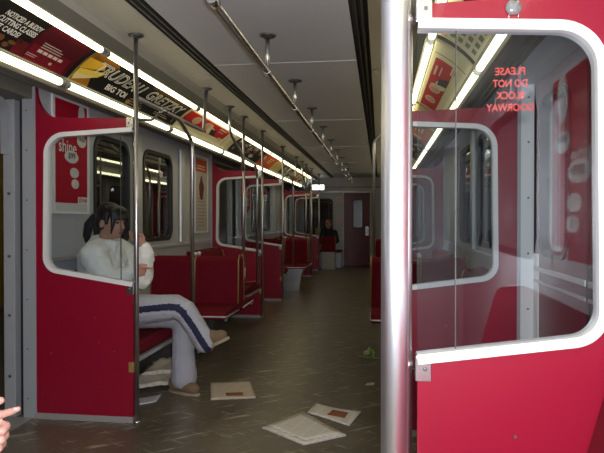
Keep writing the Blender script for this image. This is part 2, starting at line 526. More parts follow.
bm = bmesh.new(); box(bm, -1.42, 1.42, END-.012, END, 2.035, 2.055); obj('trim_%d' % n, bm, M['red'], kind='structure'); n += 1
bm = bmesh.new(); box(bm, -1.42, 1.42, END-.02, END, 1.905, 1.945, .004); obj('trim_%d' % n, bm, M['alu'], kind='structure'); n += 1
bm = bmesh.new(); box(bm, -.285, -.262, END-.02, END, 0, 1.90, .004); box(bm, .405, .428, END-.02, END, 0, 1.90, .004)
box(bm, -.53, -.285, END-.008, END, .70, .715)
obj('trim_%d' % n, bm, M['white'], kind='structure'); n += 1
bm = bmesh.new(); box(bm, -.52, -.288, END-.006, END, .02, .70); obj('trim_%d' % n, bm, M['jamb'], kind='structure'); n += 1
bm = bmesh.new()
sheet_with_holes(bm, [(-.26, .01), (.404, .01), (.404, 1.89), (-.26, 1.89)], [rrect(-.03, .22, 1.0, 1.72, .05)], emap, .002, .04)
d1 = obj('door_1', bm, M['darkred'], kind='structure')
bm = bmesh.new(); poly(bm, rrect(-.025, .215, 1.005, 1.715, .045), emap, .016, .022); obj('pane', bm, M['wglass'], d1)
bm = bmesh.new(); band(bm, rrect(-.03, .22, 1.0, 1.72, .05), .022, emap, -.008, .03, True); obj('gasket', bm, M['black'], d1)
bm = bmesh.new(); tube(bm, fillet([(.33, END, .98), (.33, END-.05, .98), (.33, END-.05, .86), (.33, END, .86)], .02), .009, 8)
box(bm, .29, .37, END-.008, END+.002, .80, 1.04, .003); obj('door_handle', bm, M['steel'], d1)
# lit panel high on the bulkhead
t = thing('indicator_light', 'small glowing white light box high on the far left end wall', 'light', (-.92, END-.06, 1.97))
bm = bmesh.new(); box(bm, -1.09, -.75, END-.06, END-.001, 1.965, 2.12, .006); obj('housing', bm, M['alu'], t)
bm = bmesh.new(); box(bm, -1.07, -.77, END-.066, END-.058, 1.98, 2.105); obj('diffuser', bm, M['lampbox'], t)
# small notices on the pale end panel
def notice(x, z, label, glyph):
    t = thing('safety_notice', label, 'sign', (x, END-.004, z-.06))
    bm = bmesh.new(); box(bm, x-.06, x+.06, END-.006, END-.0005, z-.06, z+.06); obj('plate', bm, M['paper'], t)
    bm = bmesh.new()
    if glyph: band(bm, [(x+.045*math.cos(k*PI/9), z+.045*math.sin(k*PI/9)) for k in range(18)], .014, emap, -.009, -.006, True); band(bm, [(x-.03, z-.03), (x+.03, z+.03)], .012, emap, -.009, -.006)
    else:
        for k in range(3): box(bm, x-.045, x+.045, END-.009, END-.006, z-.04+k*.03, z-.022+k*.03)
    obj('pictogram', bm, M['textred'], t)
M['paper'] = mat('white_paper', (.72, .72, .70), .6)
notice(-.388, 1.74, 'upper small red and white notice beside the end door', False)
notice(-.40, 1.18, 'lower round prohibition notice beside the end door', True)

# outside: platform on the left, tunnel wall on the right
bm = bmesh.new(); box(bm, -4.6, -1.72, -3, 20, -.1, -.03); obj('floor', bm, M['plat'], kind='structure')
bm = bmesh.new(); box(bm, -4.7, -4.6, -3, 20, -.1, 3.2); obj('wall_platform', bm, M['yellow'], kind='structure')
bm = bmesh.new(); box(bm, -4.7, -1.72, -3, 20, 3.1, 3.2); obj('ceiling', bm, M['plat'], kind='structure')
bm = bmesh.new(); box(bm, 2.7, 2.8, -3, 20, -1, 3.2); obj('wall_tunnel', bm, M['tunnel'], kind='structure')
for k in range(5):
    for x, m, lab in ((-3.1, M['plamp'], 'platform'), (2.58, M['wlamp'], 'tunnel')):  # tunnel-side lamps are added to brighten the wall behind the door panes
        if lab == 'platform' and k > 3: continue
        yy = 2.2+k*3.1
        t = thing('batten_light', ['nearest', 'second', 'third', 'fourth', 'farthest'][k]+' batten light outside the %s' % ('left' if x < 0 else 'right'), 'light', (x, yy, 2.3), 'batten lights outside the car')
        bm = bmesh.new(); box(bm, x-.06, x+.06, yy-.65, yy+.65, 2.46, 2.5)
        box(bm, x-.012, x+.012, yy-.5, yy-.47, 2.5, 3.1); box(bm, x-.012, x+.012, yy+.47, yy+.5, 2.5, 3.1)
        obj('housing', bm, M['darksteel'], t)
        bm = bmesh.new(); tube(bm, [(x, yy-.6, 2.43), (x, yy+.6, 2.43)], .03, 10); obj('tube', bm, m, t)

# ------------------------------------------------------------------ fluorescent rows
def ordn(k): return ['nearest the camera', 'second from the camera', 'third from the camera', 'fourth from the camera', 'fifth from the camera', 'sixth from the camera', 'seventh from the camera', 'farthest away', 'at the very end'][k]
J0 = 3.26-1.75*2
for s, side in ((-1, 'left'), (1, 'right')):
    for row, ux, uz, tr_ in (('upper', .932, 2.178, .019), ('lower', 1.182, 2.003, .0205)):
        k2 = 0
        for k in range(8):
            y0 = J0+1.75*k; y1 = min(y0+1.75, END-.05)
            t = thing('fluorescent_tube', 'bare glowing %s fluorescent tube on the %s side, %s' % (row, side, ordn(k)), 'light', (s*ux, (y0+y1)/2, uz-.02), '%s fluorescent tubes along the %s side' % (row, side))
            bm = bmesh.new(); tube(bm, [(s*ux, y0+.045, uz), (s*ux, y1-.045, uz)], tr_, 12); obj('glass_tube', bm, M['tube'], t)
            for yy in (y0+.004, y1-.046):
                bm = bmesh.new(); tube(bm, [(s*ux, yy, uz), (s*ux, yy+.042, uz)], tr_+.002, 12); obj('end_cap', bm, M['rubber'], t)

# ------------------------------------------------------------------ advertising cards in the cove
inkc = {}
def ink(c, rough=.6):
    k = tuple(round(v, 3) for v in c)
    if k not in inkc: inkc[k] = mat('print_%d' % len(inkc), c, rough, spec=.12)
    return inkc[k]
CW = .268
def card_map(s, y0, L):
    p0 = Vector((s*1.155, 0, 2.030)); p1 = Vector((s*.962, 0, 2.184))
    dirv = (p1-p0); W = dirv.length; dirv /= W
    nrm = Vector((-s*dirv.z*1., 0, 0)); nrm = Vector((-s*abs(dirv.z), 0, -abs(dirv.x)))
    def f(x, y, h):
        q = y/CW
        sag = .014*(1-(2*q-1)**2)
        yy = y0+x if s < 0 else y0+L-x
        return p0+dirv*(q*W)+nrm*(h-sag)+Vector((0, yy, 0))
    return f
class Card:
    def __init__(self, s, y0, L, label, base):
        self.f = card_map(s, y0, L); self.L = L; self.lay = {}
        c = self.f(L/2, CW/2, 0)
        self.t = thing('advertising_card', label, 'advertisement', (c.x, c.y, c.z), 'advertising cards in the cove')
        bm = bmesh.new(); self.grid(bm, .006, L-.006, 0, CW, -.003, .0, 12)
        obj('backing_sheet', bm, ink(base), self.t); self.n = 1
    def grid(self, bm, x0, x1, y0, y1, h0, h1, ny=6, fx=None):
        nx = 2
        top = [[bm.verts.new(self.f(x0+(x1-x0)*i/nx, y0+(y1-y0)*j/ny, h1)) for j in range(ny+1)] for i in range(nx+1)]
        for i in range(nx):
            for j in range(ny):
                bm.faces.new((top[i][j], top[i+1][j], top[i+1][j+1], top[i][j+1]))
    def rect(self, x0, x1, y0, y1, c, lvl=1):
        self.lay.setdefault((tuple(c), lvl, 'printed_panel'), []).append(('r', x0, x1, y0, y1))
    def ell(self, cx, cy, rx, ry, c, lvl=2):
        self.lay.setdefault((tuple(c), lvl, 'printed_shape'), []).append(('e', cx, cy, rx, ry))
    def quad(self, pts, c, lvl=2):
        self.lay.setdefault((tuple(c), lvl, 'printed_shape'), []).append(('q', pts))
    def text(self, s, x, y, size, c, lvl=4, width=None, bold=0., shear=0., outline=None):
        self.lay.setdefault((tuple(c), lvl, 'lettering'), []).append(('t', s, x, y, size, width, bold, shear, outline))
    def lines(self, x, y, w, nl, dy, h, c, lvl=3):
        for k in range(nl): self.rect(x, x+w*random.uniform(.7, 1), y-k*dy, y-k*dy+h, c, lvl)
    def done(self):
        flat = []
        for (c, lvl, nm), items in self.lay.items():
            if nm == 'lettering' or len(items) <= 4: flat += [((c, lvl, nm), [it]) for it in items]
            else: flat.append(((c, lvl, nm), items))
        for (c, lvl, nm), items in flat:
            bm = bmesh.new(); h = lvl*.0007
            for it in items:
                if it[0] == 'r': self.grid(bm, it[1], it[2], it[3], it[4], 0, h, 6)
                elif it[0] == 'e':
                    _, cx, cy, rx, ry = it; nseg = 20
                    for q0, q1 in zip(range(-5, 5), range(-4, 6)):
                        ya, yb = ry*math.sin(q0/5*PI/2), ry*math.sin(q1/5*PI/2)
                        xa, xb = rx*math.cos(q0/5*PI/2), rx*math.cos(q1/5*PI/2)
                        try: bm.faces.new([bm.verts.new(self.f(cx+px, cy+py, h)) for px, py in ((-xa, ya), (xa, ya), (xb, yb), (-xb, yb))])
                        except ValueError: pass
                elif it[0] == 'q':
                    pts = it[1]; N = 6
                    (ax, ay), (bx, by), (cx, cy), (dx, dy) = pts
                    rows = [[bm.verts.new(self.f(*( ((ax+(dx-ax)*j/N)*(1-i)+(bx+(cx-bx)*j/N)*i), ((ay+(dy-ay)*j/N)*(1-i)+(by+(cy-by)*j/N)*i)), h)) for i in (0, 1)] for j in range(N+1)]
                    for r0, r1 in zip(rows, rows[1:]): bm.faces.new((r0[0], r0[1], r1[1], r1[0]))
                else:
                    _, s, x, y, size, width, bold, shear, outline = it
                    tb = text_bm(s, size, width, bold, shear, outline)
                    merge(bm, tb, lambda co: self.f(x+co.x, y+co.y, h))
            obj(nm, bm, ink(c), self.t, recalc=False)

BLK = (.006, .006, .007); WHT = (.75, .74, .70); RED = (.50, .012, .015); CRM = (.72, .66, .42); YEL = (.85, .50, .03)
def ad_school(s, y0, label):
    c = Card(s, y0, 1.75, label, (.008, .006, .006))
    c.rect(1.28, 1.70, .0, CW, (.075, .004, .010)); c.rect(1.19, 1.30, .0, .09, (.12, .005, .012)); c.rect(1.30, 1.66, .0, .11, (.16, .006, .016), 2)
    for k, tx in enumerate(('NOTICED A BUDDY', 'CUTTING CLASSES', 'CUT CARDS?')):
        c.text(tx, .985-.01*k, .176-k*.044, .046, WHT, width=(.28, .29, .21)[k], bold=.0012)
    for k in range(26):
        x = random.uniform(.8, 1.28); yy = random.uniform(.01, .085) if x < 1.2 else random.uniform(.02, .22)
        c.ell(x, yy, random.uniform(.008, .03), random.uniform(.008, .022), random.choice([(.10, .035, .012), (.06, .02, .008), (.16, .06, .02), (.03, .014, .01)]))
    c.lines(1.36, .135, .22, 3, .016, .006, (.55, .42, .38)); [c.rect(1.36+k*.048, 1.36+k*.048+.038, .070, .090, (.66, .54, .48), 4) for k in range(5)]
    c.lines(1.30, .04, .09, 2, .012, .005, (.5, .35, .3)); c.ell(1.52, .035, .014, .010, (.6, .35, .3), 3)
    c.done()
def ad_trudeau(s, y0, label):
    c = Card(s, y0, 1.75, label, BLK)
    c.quad([(.0, .0), (.22, .0), (.10, CW), (.0, CW)], (.34, .14, .012), 1)
    c.quad([(.01, .10), (.24, .16), (.20, .21), (.01, .20)], YEL, 2)
    c.quad([(.01, .03), (.24, .09), (.30, .15), (.02, .10)], (.9, .66, .10), 2)
    c.quad([(.02, .01), (.14, .05), (.22, .085), (.02, .06)], (.85, .72, .35), 3)
    c.quad([(.04, .20), (.35, .22), (.30, .262), (.04, .262)], (.20, .08, .01), 2)
    c.quad([(.9, .225), (1.7, .225), (1.7, .262), (.9, .262)], (.07, .035, .012), 2)
    c.text('TRUDEAU', .15, .118, .135, (.95, .92, .80), width=.70, shear=.25, outline=.0032)
    c.text('GRETZKY', .94, .122, .130, (.95, .92, .80), width=.74, shear=.25, outline=.0032)
    c.text('BIG TOI', .40, .040, .066, (.88, .85, .74), width=.30, bold=.002)
    c.lines(.78, .06, .3, 3, .020, .006, (.38, .30, .18)); c.lines(1.25, .05, .3, 2, .018, .006, (.5, .42, .28))
    c.ell(.78, .03, .03, .02, (.35, .18, .05)); c.ell(1.66, .05, .02, .03, (.2, .16, .1), 3)
    c.done()
def ad_red(s, y0, label):
    c = Card(s, y0, 1.75, label, CRM)
    c.rect(.05, 1.42, .085, .235, RED); c.rect(.05, 1.70, .0, .03, (.80, .76, .55), 1)
    for x, rx in ((.36, .10), (.72, .12)):
        c.ell(x, .165, rx, .050, (.70, .50, .30)); c.ell(x, .165, rx*.75, .03, (.55, .20, .12), 3)
        for k in range(5): c.rect(x-rx*.6+k*rx*.26, x-rx*.6+k*rx*.26+.012, .14, .19, (.78, .66, .45), 4)
    c.ell(.88, .13, .12, .045, (.74, .68, .5)); c.ell(.80, .17, .05, .04, (.76, .6, .38), 3)
    c.quad([(.92, .085), (1.12, .085), (1.02, .16), (.86, .16)], (.05, .02, .02), 3)
    c.lines(1.05, .20, .30, 1, .02, .016, (.72, .55, .42)); c.lines(1.08, .165, .22, 1, .02, .012, (.66, .45, .34))
    c.rect(1.26, 1.42, .062, .105, (.76, .70, .48), 3); c.lines(1.28, .085, .12, 2, .014, .006, (.4, .1, .08), 4)
    c.rect(1.44, 1.70, .06, .235, (.70, .66, .44), 1); c.rect(1.50, 1.515, .01, .25, (.20, .17, .10), 2)
    c.done()
def ad_collage(s, y0, label, seedv):
    rnd = random.Random(seedv)
    c = Card(s, y0, 1.75, label, (.014, .012, .014))
    pal = [(.55, .5, .4), (.25, .2, .2), (.10, .07, .12), (.6, .56, .5), (.3, .12, .08)]
    c.rect(.0, .10, .0, CW, CRM, 1)
    for k in range(30):
        c.ell(rnd.uniform(.2, 1.65), rnd.uniform(.03, .24), rnd.uniform(.02, .09), rnd.uniform(.01, .035), rnd.choice(pal), rnd.choice((1, 2, 3)))
    for k in range(5): c.lines(.2+k*.3, .22-.02*(k % 3), .2, 2, .022, .009, (.70, .66, .56))
    c.done()
def ad_orange(s, y0, label):
    c = Card(s, y0, 1.75, label, (.45, .05, .015))
    for k in range(7):
        c.quad([(.25+k*.11, .03), (.30+k*.11, .03), (.42+k*.11, .23), (.36+k*.11, .23)], ((.75, .22, .03), (.70, .12, .02))[k % 2])
    c.rect(1.05, 1.72, .0, CW, (.70, .60, .28), 1)
    for k in range(5): c.quad([(1.10+k*.12, .02), (1.14+k*.12, .02), (1.24+k*.12, .24), (1.19+k*.12, .24)], (.35, .25, .06), 2)
    c.ell(.18, .14, .08, .06, (.75, .5, .3)); c.lines(.5, .18, .34, 3, .04, .016, (.78, .64, .40), 3)
    c.done()
def ad_pale(s, y0, label, accent):
    c = Card(s, y0, 1.75, label, (.68, .64, .44))
    c.rect(.05, .62, .02, .24, accent); c.ell(.34, .13, .16, .07, (.5, .45, .3))
    c.rect(.82, 1.2, .03, .23, (.03, .025, .03)); c.ell(1.0, .13, .1, .06, (.45, .3, .2))
    c.lines(1.28, .2, .36, 5, .035, .012, (.15, .12, .10)); c.done()
def ad_listing(s, y0, label):
    c = Card(s, y0, 1.75, label, (.70, .68, .48))
    c.rect(.0, .06, .0, CW, (.03, .03, .03), 1)
    # the far end carries columns of small green print, the near part is black with cream headings
    c.rect(.62, 1.74, .0, CW, (.012, .012, .012), 1)
    for j in range(4):
        for r in range(8):
            c.rect(.13+.11*(r % 4), .13+.11*(r % 4)+.065, .02+j*.05, .05+j*.05, (.20, .26, .12), 2)
    c.rect(.09, .20, .215, .26, (.78, .30, .05), 3)
    for k in range(3): c.rect(.72+k*.28, .80+k*.28, .08+.03*k, .10+.03*k, (.72, .72, .30), 3); c.rect(.74+k*.28, .77+k*.28, .06+.03*k, .15+.03*k, (.72, .72, .30), 4)
    c.rect(1.4, 1.46, .08, .2, (.70, .70, .34), 2); c.lines(1.5, .2, .18, 5, .03, .012, (.7, .66, .4)); c.done()
ads = [(-1, 1, ad_school, 'black card with white capitals and a maroon corner, leftmost in the cove'),
       (-1, 2, ad_trudeau, 'black card with gold swirl and outlined gold capitals above the window'),
       (-1, 3, ad_red, 'red and cream card on the left, beyond the gold and black one'),
       (-1, 5, ad_orange, 'bright orange streaked card far along the left cove'),
       (1, 2, ad_red, 'red and cream card in the right cove, seen through near partition glass'),
       (1, 1, ad_listing, 'cream card with small green print and black half, right cove'),
       (1, 3, ad_orange, 'orange streaked card in the right cove, seen through glass')]
for s, k, fn, lab in ads: fn(s, J0+1.75*k+.0, lab)
ad_collage(-1, J0+1.75*4, 'dark collage card on the left between the red and orange ones', 3)
ad_pale(-1, J0+1.75*6, 'pale yellow card with dark middle panel far along the left cove', (.05, .04, .06))
ad_pale(-1, J0+1.75*7, 'pale card with reddish panel at the far left end', (.30, .06, .05))
ad_collage(1, J0+1.75*4, 'dark collage card far along the right cove', 9)

# ------------------------------------------------------------------ partitions
WPATH_R = .095
def partition(s, Y, label, sticker, dirn, aw, ap=.785, top=1.80):
    sd = 'left' if s < 0 else 'right'
    t = thing('windscreen_partition', label, 'partition', (s*1.1, Y, 0), 'red windscreen partitions beside the doorways')
    fm = lambda a, b, d: Vector((s*a, Y+d, b))
    hole = fillet([(ap, 1.733), (aw-.010, 1.706), (aw, .905 if aw > 1.3 else .888), (ap, .820)], [0, .115, .085, 0], 10)
    conc = []
    for k in range(13):
        tt = k/12*PI/2
        conc.append((1.395-.150*(1-math.cos(tt)), 2.0-(2.0-top-.012)*math.sin(tt)))
    outer = [(ap, .035), (WALL+.005, .035), (WALL+.005, 2.0)] + conc + [(ap, top)]
    pts = outer + [(p.x, p.y) for p in hole]
    bm = bmesh.new(); poly(bm, pts, fm, -.016, .016)
    obj('panel', bm, M['red'], t)
    bm = bmesh.new(); band(bm, hole, .027, fm, -.024, .024)
    obj('window_frame', bm, M['white'], t)
    bm = bmesh.new(); poly(bm, [(p.x, p.y) for p in hole], fm, -.003, .003)
    g = obj('glass_pane', bm, M['glass'], t)
    bm = bmesh.new(); box(bm, s*.863, s*.8655, Y-.004, Y+.004, .835, 1.727)
    obj('glass_joint', bm, M['dark'], g)
    bm = bmesh.new(); box(bm, s*ap, s*(WALL), Y-.022, Y+.022, .0, .036, .002)
    obj('kick_strip', bm, M['kick'], t)
    bm = bmesh.new(); box(bm, s*1.395, s*1.412, Y-.022, Y+.022, .036, 2.0)
    obj('edge_trim', bm, M['jamb'], t)
    for z in (1.772, .795):
        bm = bmesh.new(); box(bm, s*(ap-.006), s*(ap+.037), Y-.021, Y+.021, z-.034, z+.034, .002)
        br = obj('bracket', bm, M['steel'], t)
        bm = bmesh.new()
        for dd in (-1, 1): lathe(bm, [(.006, dd*.021), (.0055, dd*.0235), (.003, dd*.0245)], (s*(ap+.020), Y, z), 10, 'y')
        obj('screw', bm, M['screw'], br)
    bm = bmesh.new(); box(bm, s*(ap-.006), s*(ap+.025), Y-.021, Y+.021, .30, .36, .002); obj('bracket', bm, M['gold'], t)
    bm = bmesh.new()
    for a, z in ((.90, .42), (1.0, .47), (1.30, .40), (1.02, .62)):
        for dd in (-1, 1): lathe(bm, [(.005, dd*.016), (.004, dd*.018)], (s*a, Y, z), 8, 'y')
    obj('rivet', bm, M['screw'], t)
    if sticker:      # reads correctly from the doorway, reversed from behind
        bm = bmesh.new()
        for k, w in enumerate(('PLEASE', 'DO NOT', 'BLOCK', 'DOORWAY')):
            wd = (.078, .090, .074, .124)[k]
            tb = text_bm(w, .028, wd, .0006)
            cx = 1.007; zz = 1.602-k*.0325
            # seen from +Y (the doorway), reading direction is -x for an observer looking along -Y
            merge(bm, tb, lambda co: Vector((s*cx+(wd/2-co.x)*dirn, Y+.0046*dirn, zz+co.y-.011)))
        obj('warning_lettering', bm, M['textred'], g, recalc=False)
    return t
parts_lab = {(-1, 3.33): 'large red partition with cut-away window in front of the seated woman',
 (-1, 7.10): 'left red partition behind the first pair of double seats',
 (-1, 8.63): 'left red partition across the second left doorway',
 (-1, 12.35): 'left red partition behind the second group of seats',
 (-1, 13.87): 'farthest left red partition beside the end seats',
 (1, 1.65): 'nearest red partition on the right with reversed red lettering on its glass',
 (1, 3.33): 'right red partition seen through the nearest partition glass',
 (1, 7.10): 'right red partition beyond the seats, glimpsed through two panes',
 (1, 8.63): 'right red partition far behind the thick pole',
 (1, 12.35): 'right red partition near the far end', (1, 13.87): 'last right red partition before the end wall',
 (-1, 1.65): 'red partition on the near side of the open left doorway'}
for (s, Y), lab in parts_lab.items():
    partition(s, Y, lab, (Y in NEAR), 1, 1.335 if s < 0 else (1.243 if Y < 2 else 1.285), .762 if (s, Y) == (1, 1.65) else .785, 1.785 if Y < 2 else 1.80)

# round clear hanger on the near right partition's header
t = thing('round_hook', 'small clear round disc hanging over the near right partition header', 'hook', (1.01, 1.63, 1.735))
bm = bmesh.new(); lathe(bm, [(.019, 0), (.021, -.003), (.020, -.007), (.008, -.010), (.002, -.011)], (1.01, 1.634, 1.764), 20, 'y'); obj('disc', bm, mat('clear_plastic', (.26, .27, .28), .18, .3, var=.5, vscale=160), t)
bm = bmesh.new(); tube(bm, [(1.009, 1.630, 1.78), (1.008, 1.629, 1.815), (1.008, 1.64, 1.823), (1.008, 1.67, 1.823)], .0025, 8); obj('wire', bm, M['steel'], t)
bm = bmesh.new()
for dx in (-.012, .012): tube(bm, [(1.01+dx, 1.628, 1.752), (1.01+dx, 1.628, 1.732)], .0015, 6)
obj('prong', bm, M['steel'], t)

# ------------------------------------------------------------------ poles
def flange(t, x, y, z, r=.045):
    bm = bmesh.new(); lathe(bm, [(r, 0), (r, -.008), (r*.55, -.014), (.02, -.022)], (x, y, z), 20); obj('ceiling_flange', bm, M['darksteel'], t)
def stanchion(x, Y, label, r=.0155, base=True, z0=0.):
    t = thing('grab_pole', label, 'pole', (x, Y, z0), 'vertical grab poles')
    bm = bmesh.new(); tube(bm, [(x, Y, z0), (x, Y, CEIL-.002)], r, 16); obj('shaft', bm, M['pole'], t)
    flange(t, x, Y, CEIL)
    if base:
        bm = bmesh.new(); lathe(bm, [(r*1.6, 0), (r*1.6, .006), (r*1.1, .012)], (x, Y, z0), 16); obj('floor_collar', bm, M['steel'], t)
    return t
stanchion(.681, .86, 'thick bright steel pole in the foreground, right of centre', .0195)
t = stanchion(.736, 1.65, 'slim steel pole bolted to the near right partition', .0125)
for z in (1.75, .80):
    bm = bmesh.new(); lathe(bm, [(.0125, -.012), (.0165, -.010), (.0165, .010), (.0125, .012)], (.736, 1.65, z), 16); obj('ring', bm, M['steel'], t)
lab = {(-1, 3.33): 'steel pole at the aisle edge of the large left partition', (-1, 7.10): 'steel pole on the left partition behind the first double seats',
       (-1, 8.63): 'steel pole on the left partition past the second doorway', (-1, 12.35): 'steel pole on the left partition near the far end', (-1, 13.87): 'steel pole on the last left partition',
       (1, 3.33): 'steel pole on the right partition hidden behind the thick pole', (1, 7.10): 'steel pole on the right partition past the seats', (1, 8.63): 'steel pole of the far right partition',
       (1, 12.35): 'steel pole of the farthest right doorway', (1, 13.87): 'steel pole of the last right partition', (-1, 1.65): 'steel pole on the near left partition'}
for (s, Y), l in lab.items():
    stanchion(s*.768, Y, l, .0135)

def rails(Y0, Y1, where):
    """grab rails of one seating bay on the left: bench nearest the camera at Y0, far bench at Y1"""
    x = -.768
    t = thing('bent_grab_rail', 'overhead steel rail bending down to the %s bench end' % where, 'rail', (x, Y0+1.0, .46))
    bm = bmesh.new(); tube(bm, fillet([(x, Y0+.012, 1.925), (x, Y0+1.34, 1.925), (x, Y0+1.43, CEIL-.002)], .05), .0145, 14); obj('overhead_rail', bm, M['darksteel' if False else 'pole'], t)
    bm = bmesh.new(); tube(bm, fillet([(x, Y0+.72, 1.925), (x, Y0+.80, 1.912), (x, Y0+1.05, 1.80), (x, Y0+1.05, .44)], [0, .03, .10, 0]), .0145, 14); obj('down_post', bm, M['pole'], t)
    bm = bmesh.new(); tube(bm, [(x, Y0+.40, 1.925), (x, Y0+.48, 1.925)], .020, 14); cl = obj('clamp', bm, M['steel'], t)
    bm = bmesh.new(); tube(bm, fillet([(x-.01, Y0+.44, 1.918), (x-.05, Y0+.36, 1.85), (x-.03, Y0+.02, 1.80)], .05), .009, 10); obj('brace', bm, M['darksteel'], t)
    flange(t, x, Y0+1.43, CEIL)
    yb = Y0+2.77
    t = thing('bent_grab_rail', 'pair of joined steel posts with a kinked top behind the %s double seats' % where, 'rail', (x, yb, .46))
    bm = bmesh.new(); tube(bm, [(x, yb, .45), (x, yb, CEIL-.002)], .0145, 14); obj('post', bm, M['pole'], t)
    bm = bmesh.new(); tube(bm, fillet([(x, yb-.57, CEIL-.002), (x, yb-.57, 2.03), (x, yb-.07, 1.89), (x, yb-.03, 1.72)], [0, .10, .10, 0]), .0145, 14); obj('kinked_post', bm, M['pole'], t)
    bm = bmesh.new(); tube(bm, fillet([(x, yb, 1.86), (x, yb+.60, 1.84), (x, yb+.70, 1.70), (x, yb+.70, .44)], .10), .0145, 14); obj('down_post', bm, M['pole'], t)
    bm = bmesh.new(); lathe(bm, [(.015, -.055), (.021, -.052), (.021, .052), (.015, .055)], (x, yb, .64), 16); obj('cuff', bm, M['alu'], t)
    flange(t, x, yb, CEIL); flange(t, x, yb-.57, CEIL)
rails(3.33, 7.10, 'nearest left'); rails(8.63, 12.35, 'second left')
# kinked pole on the right
for Y, l in ((6.07, 'steel pole with outward kinked top and pale cuff on the right of the aisle'),):
    t = thing('kinked_grab_pole', l, 'pole', (.60, Y, .58))
    bm = bmesh.new(); tube(bm, fillet([(.60, Y, .45), (.60, Y, 2.0), (.70, Y, 2.10), (.72, Y, CEIL-.002)], [0, .08, .08, 0]), .0145, 14); obj('shaft', bm, M['pole'], t)
    bm = bmesh.new(); lathe(bm, [(.015, -.055), (.022, -.052), (.022, .052), (.015, .055)], (.60, Y, .64), 16); obj('cuff', bm, M['alu'], t)
    flange(t, .72, Y, CEIL)

# overhead rail down the centre with hangers
t = thing('ceiling_handrail', 'long steel handrail hung below the centre of the ceiling', 'handrail', (0, 8, 2.06))
bm = bmesh.new(); tube(bm, [(0, 2.28, 2.075), (0, 14.1, 2.075)], .0165, 14); obj('rail', bm, M['steel'], t)
y = 2.30
while y < 14.2:
    bm = bmesh.new(); tube(bm, [(0, y, 2.09), (0, y, CEIL-.012)], .013, 12); h = obj('hanger', bm, M['pole'], t)
    bm = bmesh.new(); lathe(bm, [(.055, 0), (.055, -.006), (.03, -.012)], (0, y, CEIL), 20); obj('flange', bm, M['darksteel'], h)
    bm = bmesh.new(); tube(bm, [(0, y-.035, 2.075), (0, y+.035, 2.075)], .0215, 14); obj('socket', bm, M['steel'], h)
    y += 1.14
# ceiling speaker discs
for s in (-1, 1):
    for Y, nm in ((4.35, 'near'), (9.65, 'far')):
        bm = bmesh.new(); lathe(bm, [(.085, 0), (.083, -.006), (.07, -.008), (.068, -.004)], (s*.69, Y, CEIL+.002), 28)
        tag(obj('speaker_grille', bm, M['cream']), '%s round speaker disc flush in the cream %s ceiling' % (nm, 'left' if s < 0 else 'right'), 'speaker')

# ------------------------------------------------------------------ seats
def bench(s, y0, y1, label, gold=True):
    t = thing('bench_seat', label, 'seat', (s*1.1, (y0+y1)/2, 0), 'longitudinal benches by the partitions')
    f = lambda a, b, d: Vector((s*a, d, b))
    bm = bmesh.new(); poly(bm, fillet([(.80, .385), (.80, .45), (1.16, .425), (1.16, .36), (.82, .36)], [0, .025, .0, 0, 0], 5), f, y0, y1); obj('cushion', bm, M['velour'], t)
    bm = bmesh.new(); poly(bm, fillet([(1.15, .42), (1.255, .80), (1.275, .845), (1.40, .86), (1.405, .40)], [0, .02, .03, 0, 0], 5), f, y0, y1); obj('backrest', bm, M['velour'], t)
    bm = bmesh.new(); box(bm, s*.795, s*1.18, y0, y1, .335, .361, .004); obj('seat_frame', bm, M['alu'], t)
    bm = bmesh.new(); poly(bm, [(1.05, .335), (1.40, .40), (1.40, .0), (1.16, .0)], f, y0+.03, y1-.03); obj('support_box', bm, M['darksteel'], t)
    for yy in (y0+.004, y1-.004):
        if not gold: break
        bm = bmesh.new(); tube(bm, [f(.80, .42, yy), f(.803, .452, yy), f(1.14, .43, yy), f(1.262, .83, yy), f(1.39, .865, yy)], .006, 8); obj('edge_trim', bm, M['gold'], t)
    return t
def double_seat(s, Yb, d, label, steel=False):
    """back plane at Yb; d = -1: faces the camera"""
    t = thing('double_seat', label, 'seat', (s*1.0, Yb, 0), 'transverse double seats')
    f = lambda a, b: None
    for a0, a1 in ((.585, .985), (1.005, 1.395)):
        bm = bmesh.new(); mp = lambda p, q, x: Vector((s*x, Yb+d*p, q))
        prof = fillet([(.0, .40), (-.01, .84), (.03, .885), (.075, .84), (.095, .46), (.07, .40)], [0, .03, .03, .03, .03, 0], 5)
        poly(bm, [(p.x-.06, p.y) for p in prof], mp, a0, a1); obj('backrest', bm, M['velour'], t)
        bm = bmesh.new()
        prof = fillet([(.0, .39), (.0, .455), (.40, .445), (.435, .425), (.435, .385)], [0, .01, .03, .03, 0], 5)
        poly(bm, [(p.x+.0, p.y) for p in prof], mp, a0+.004, a1-.004); obj('cushion', bm, M['velour'], t)
        bm = bmesh.new()
        for aa in (a0, a1):
            tube(bm, fillet([mp(.03, .46, aa), mp(.012, .84, aa), mp(-.03, .885, aa)], .03), .007, 8)
        obj('piping', bm, M['gold'], t)
        bm = bmesh.new(); tube(bm, fillet([mp(.0, .40, a1), mp(.44, .405, a1), mp(.44, .405, a0), mp(.0, .40, a0)], .03), .008, 8)
        obj('cushion_rim', bm, M['alu'], t)
    bm = bmesh.new(); mp = lambda a, q, p: Vector((s*a, Yb+d*p, q))
    pu = .70 if steel else .90
    poly(bm, fillet([(pu, 0), (pu-.04, .30), (pu-.09, .385), (1.39, .385), (1.39, 0)], [0, .08, .05, 0, 0], 5), mp, .0, .30); obj('pedestal', bm, M['steel' if steel else 'dark'], t)  # non-steel version is dark to stand in for shadow under the seat
    bm = bmesh.new(); tube(bm, [mp(.60, .37, .40), mp(.60, .40, .41)], .016, 10); obj('foot_cap', bm, M['alu'], t)
    bm = bmesh.new(); ellipsoid(bm, mp(.995, .895, -.02), (.02, .02, .016)); obj('hand_knob', bm, M['white'], t)
    return t
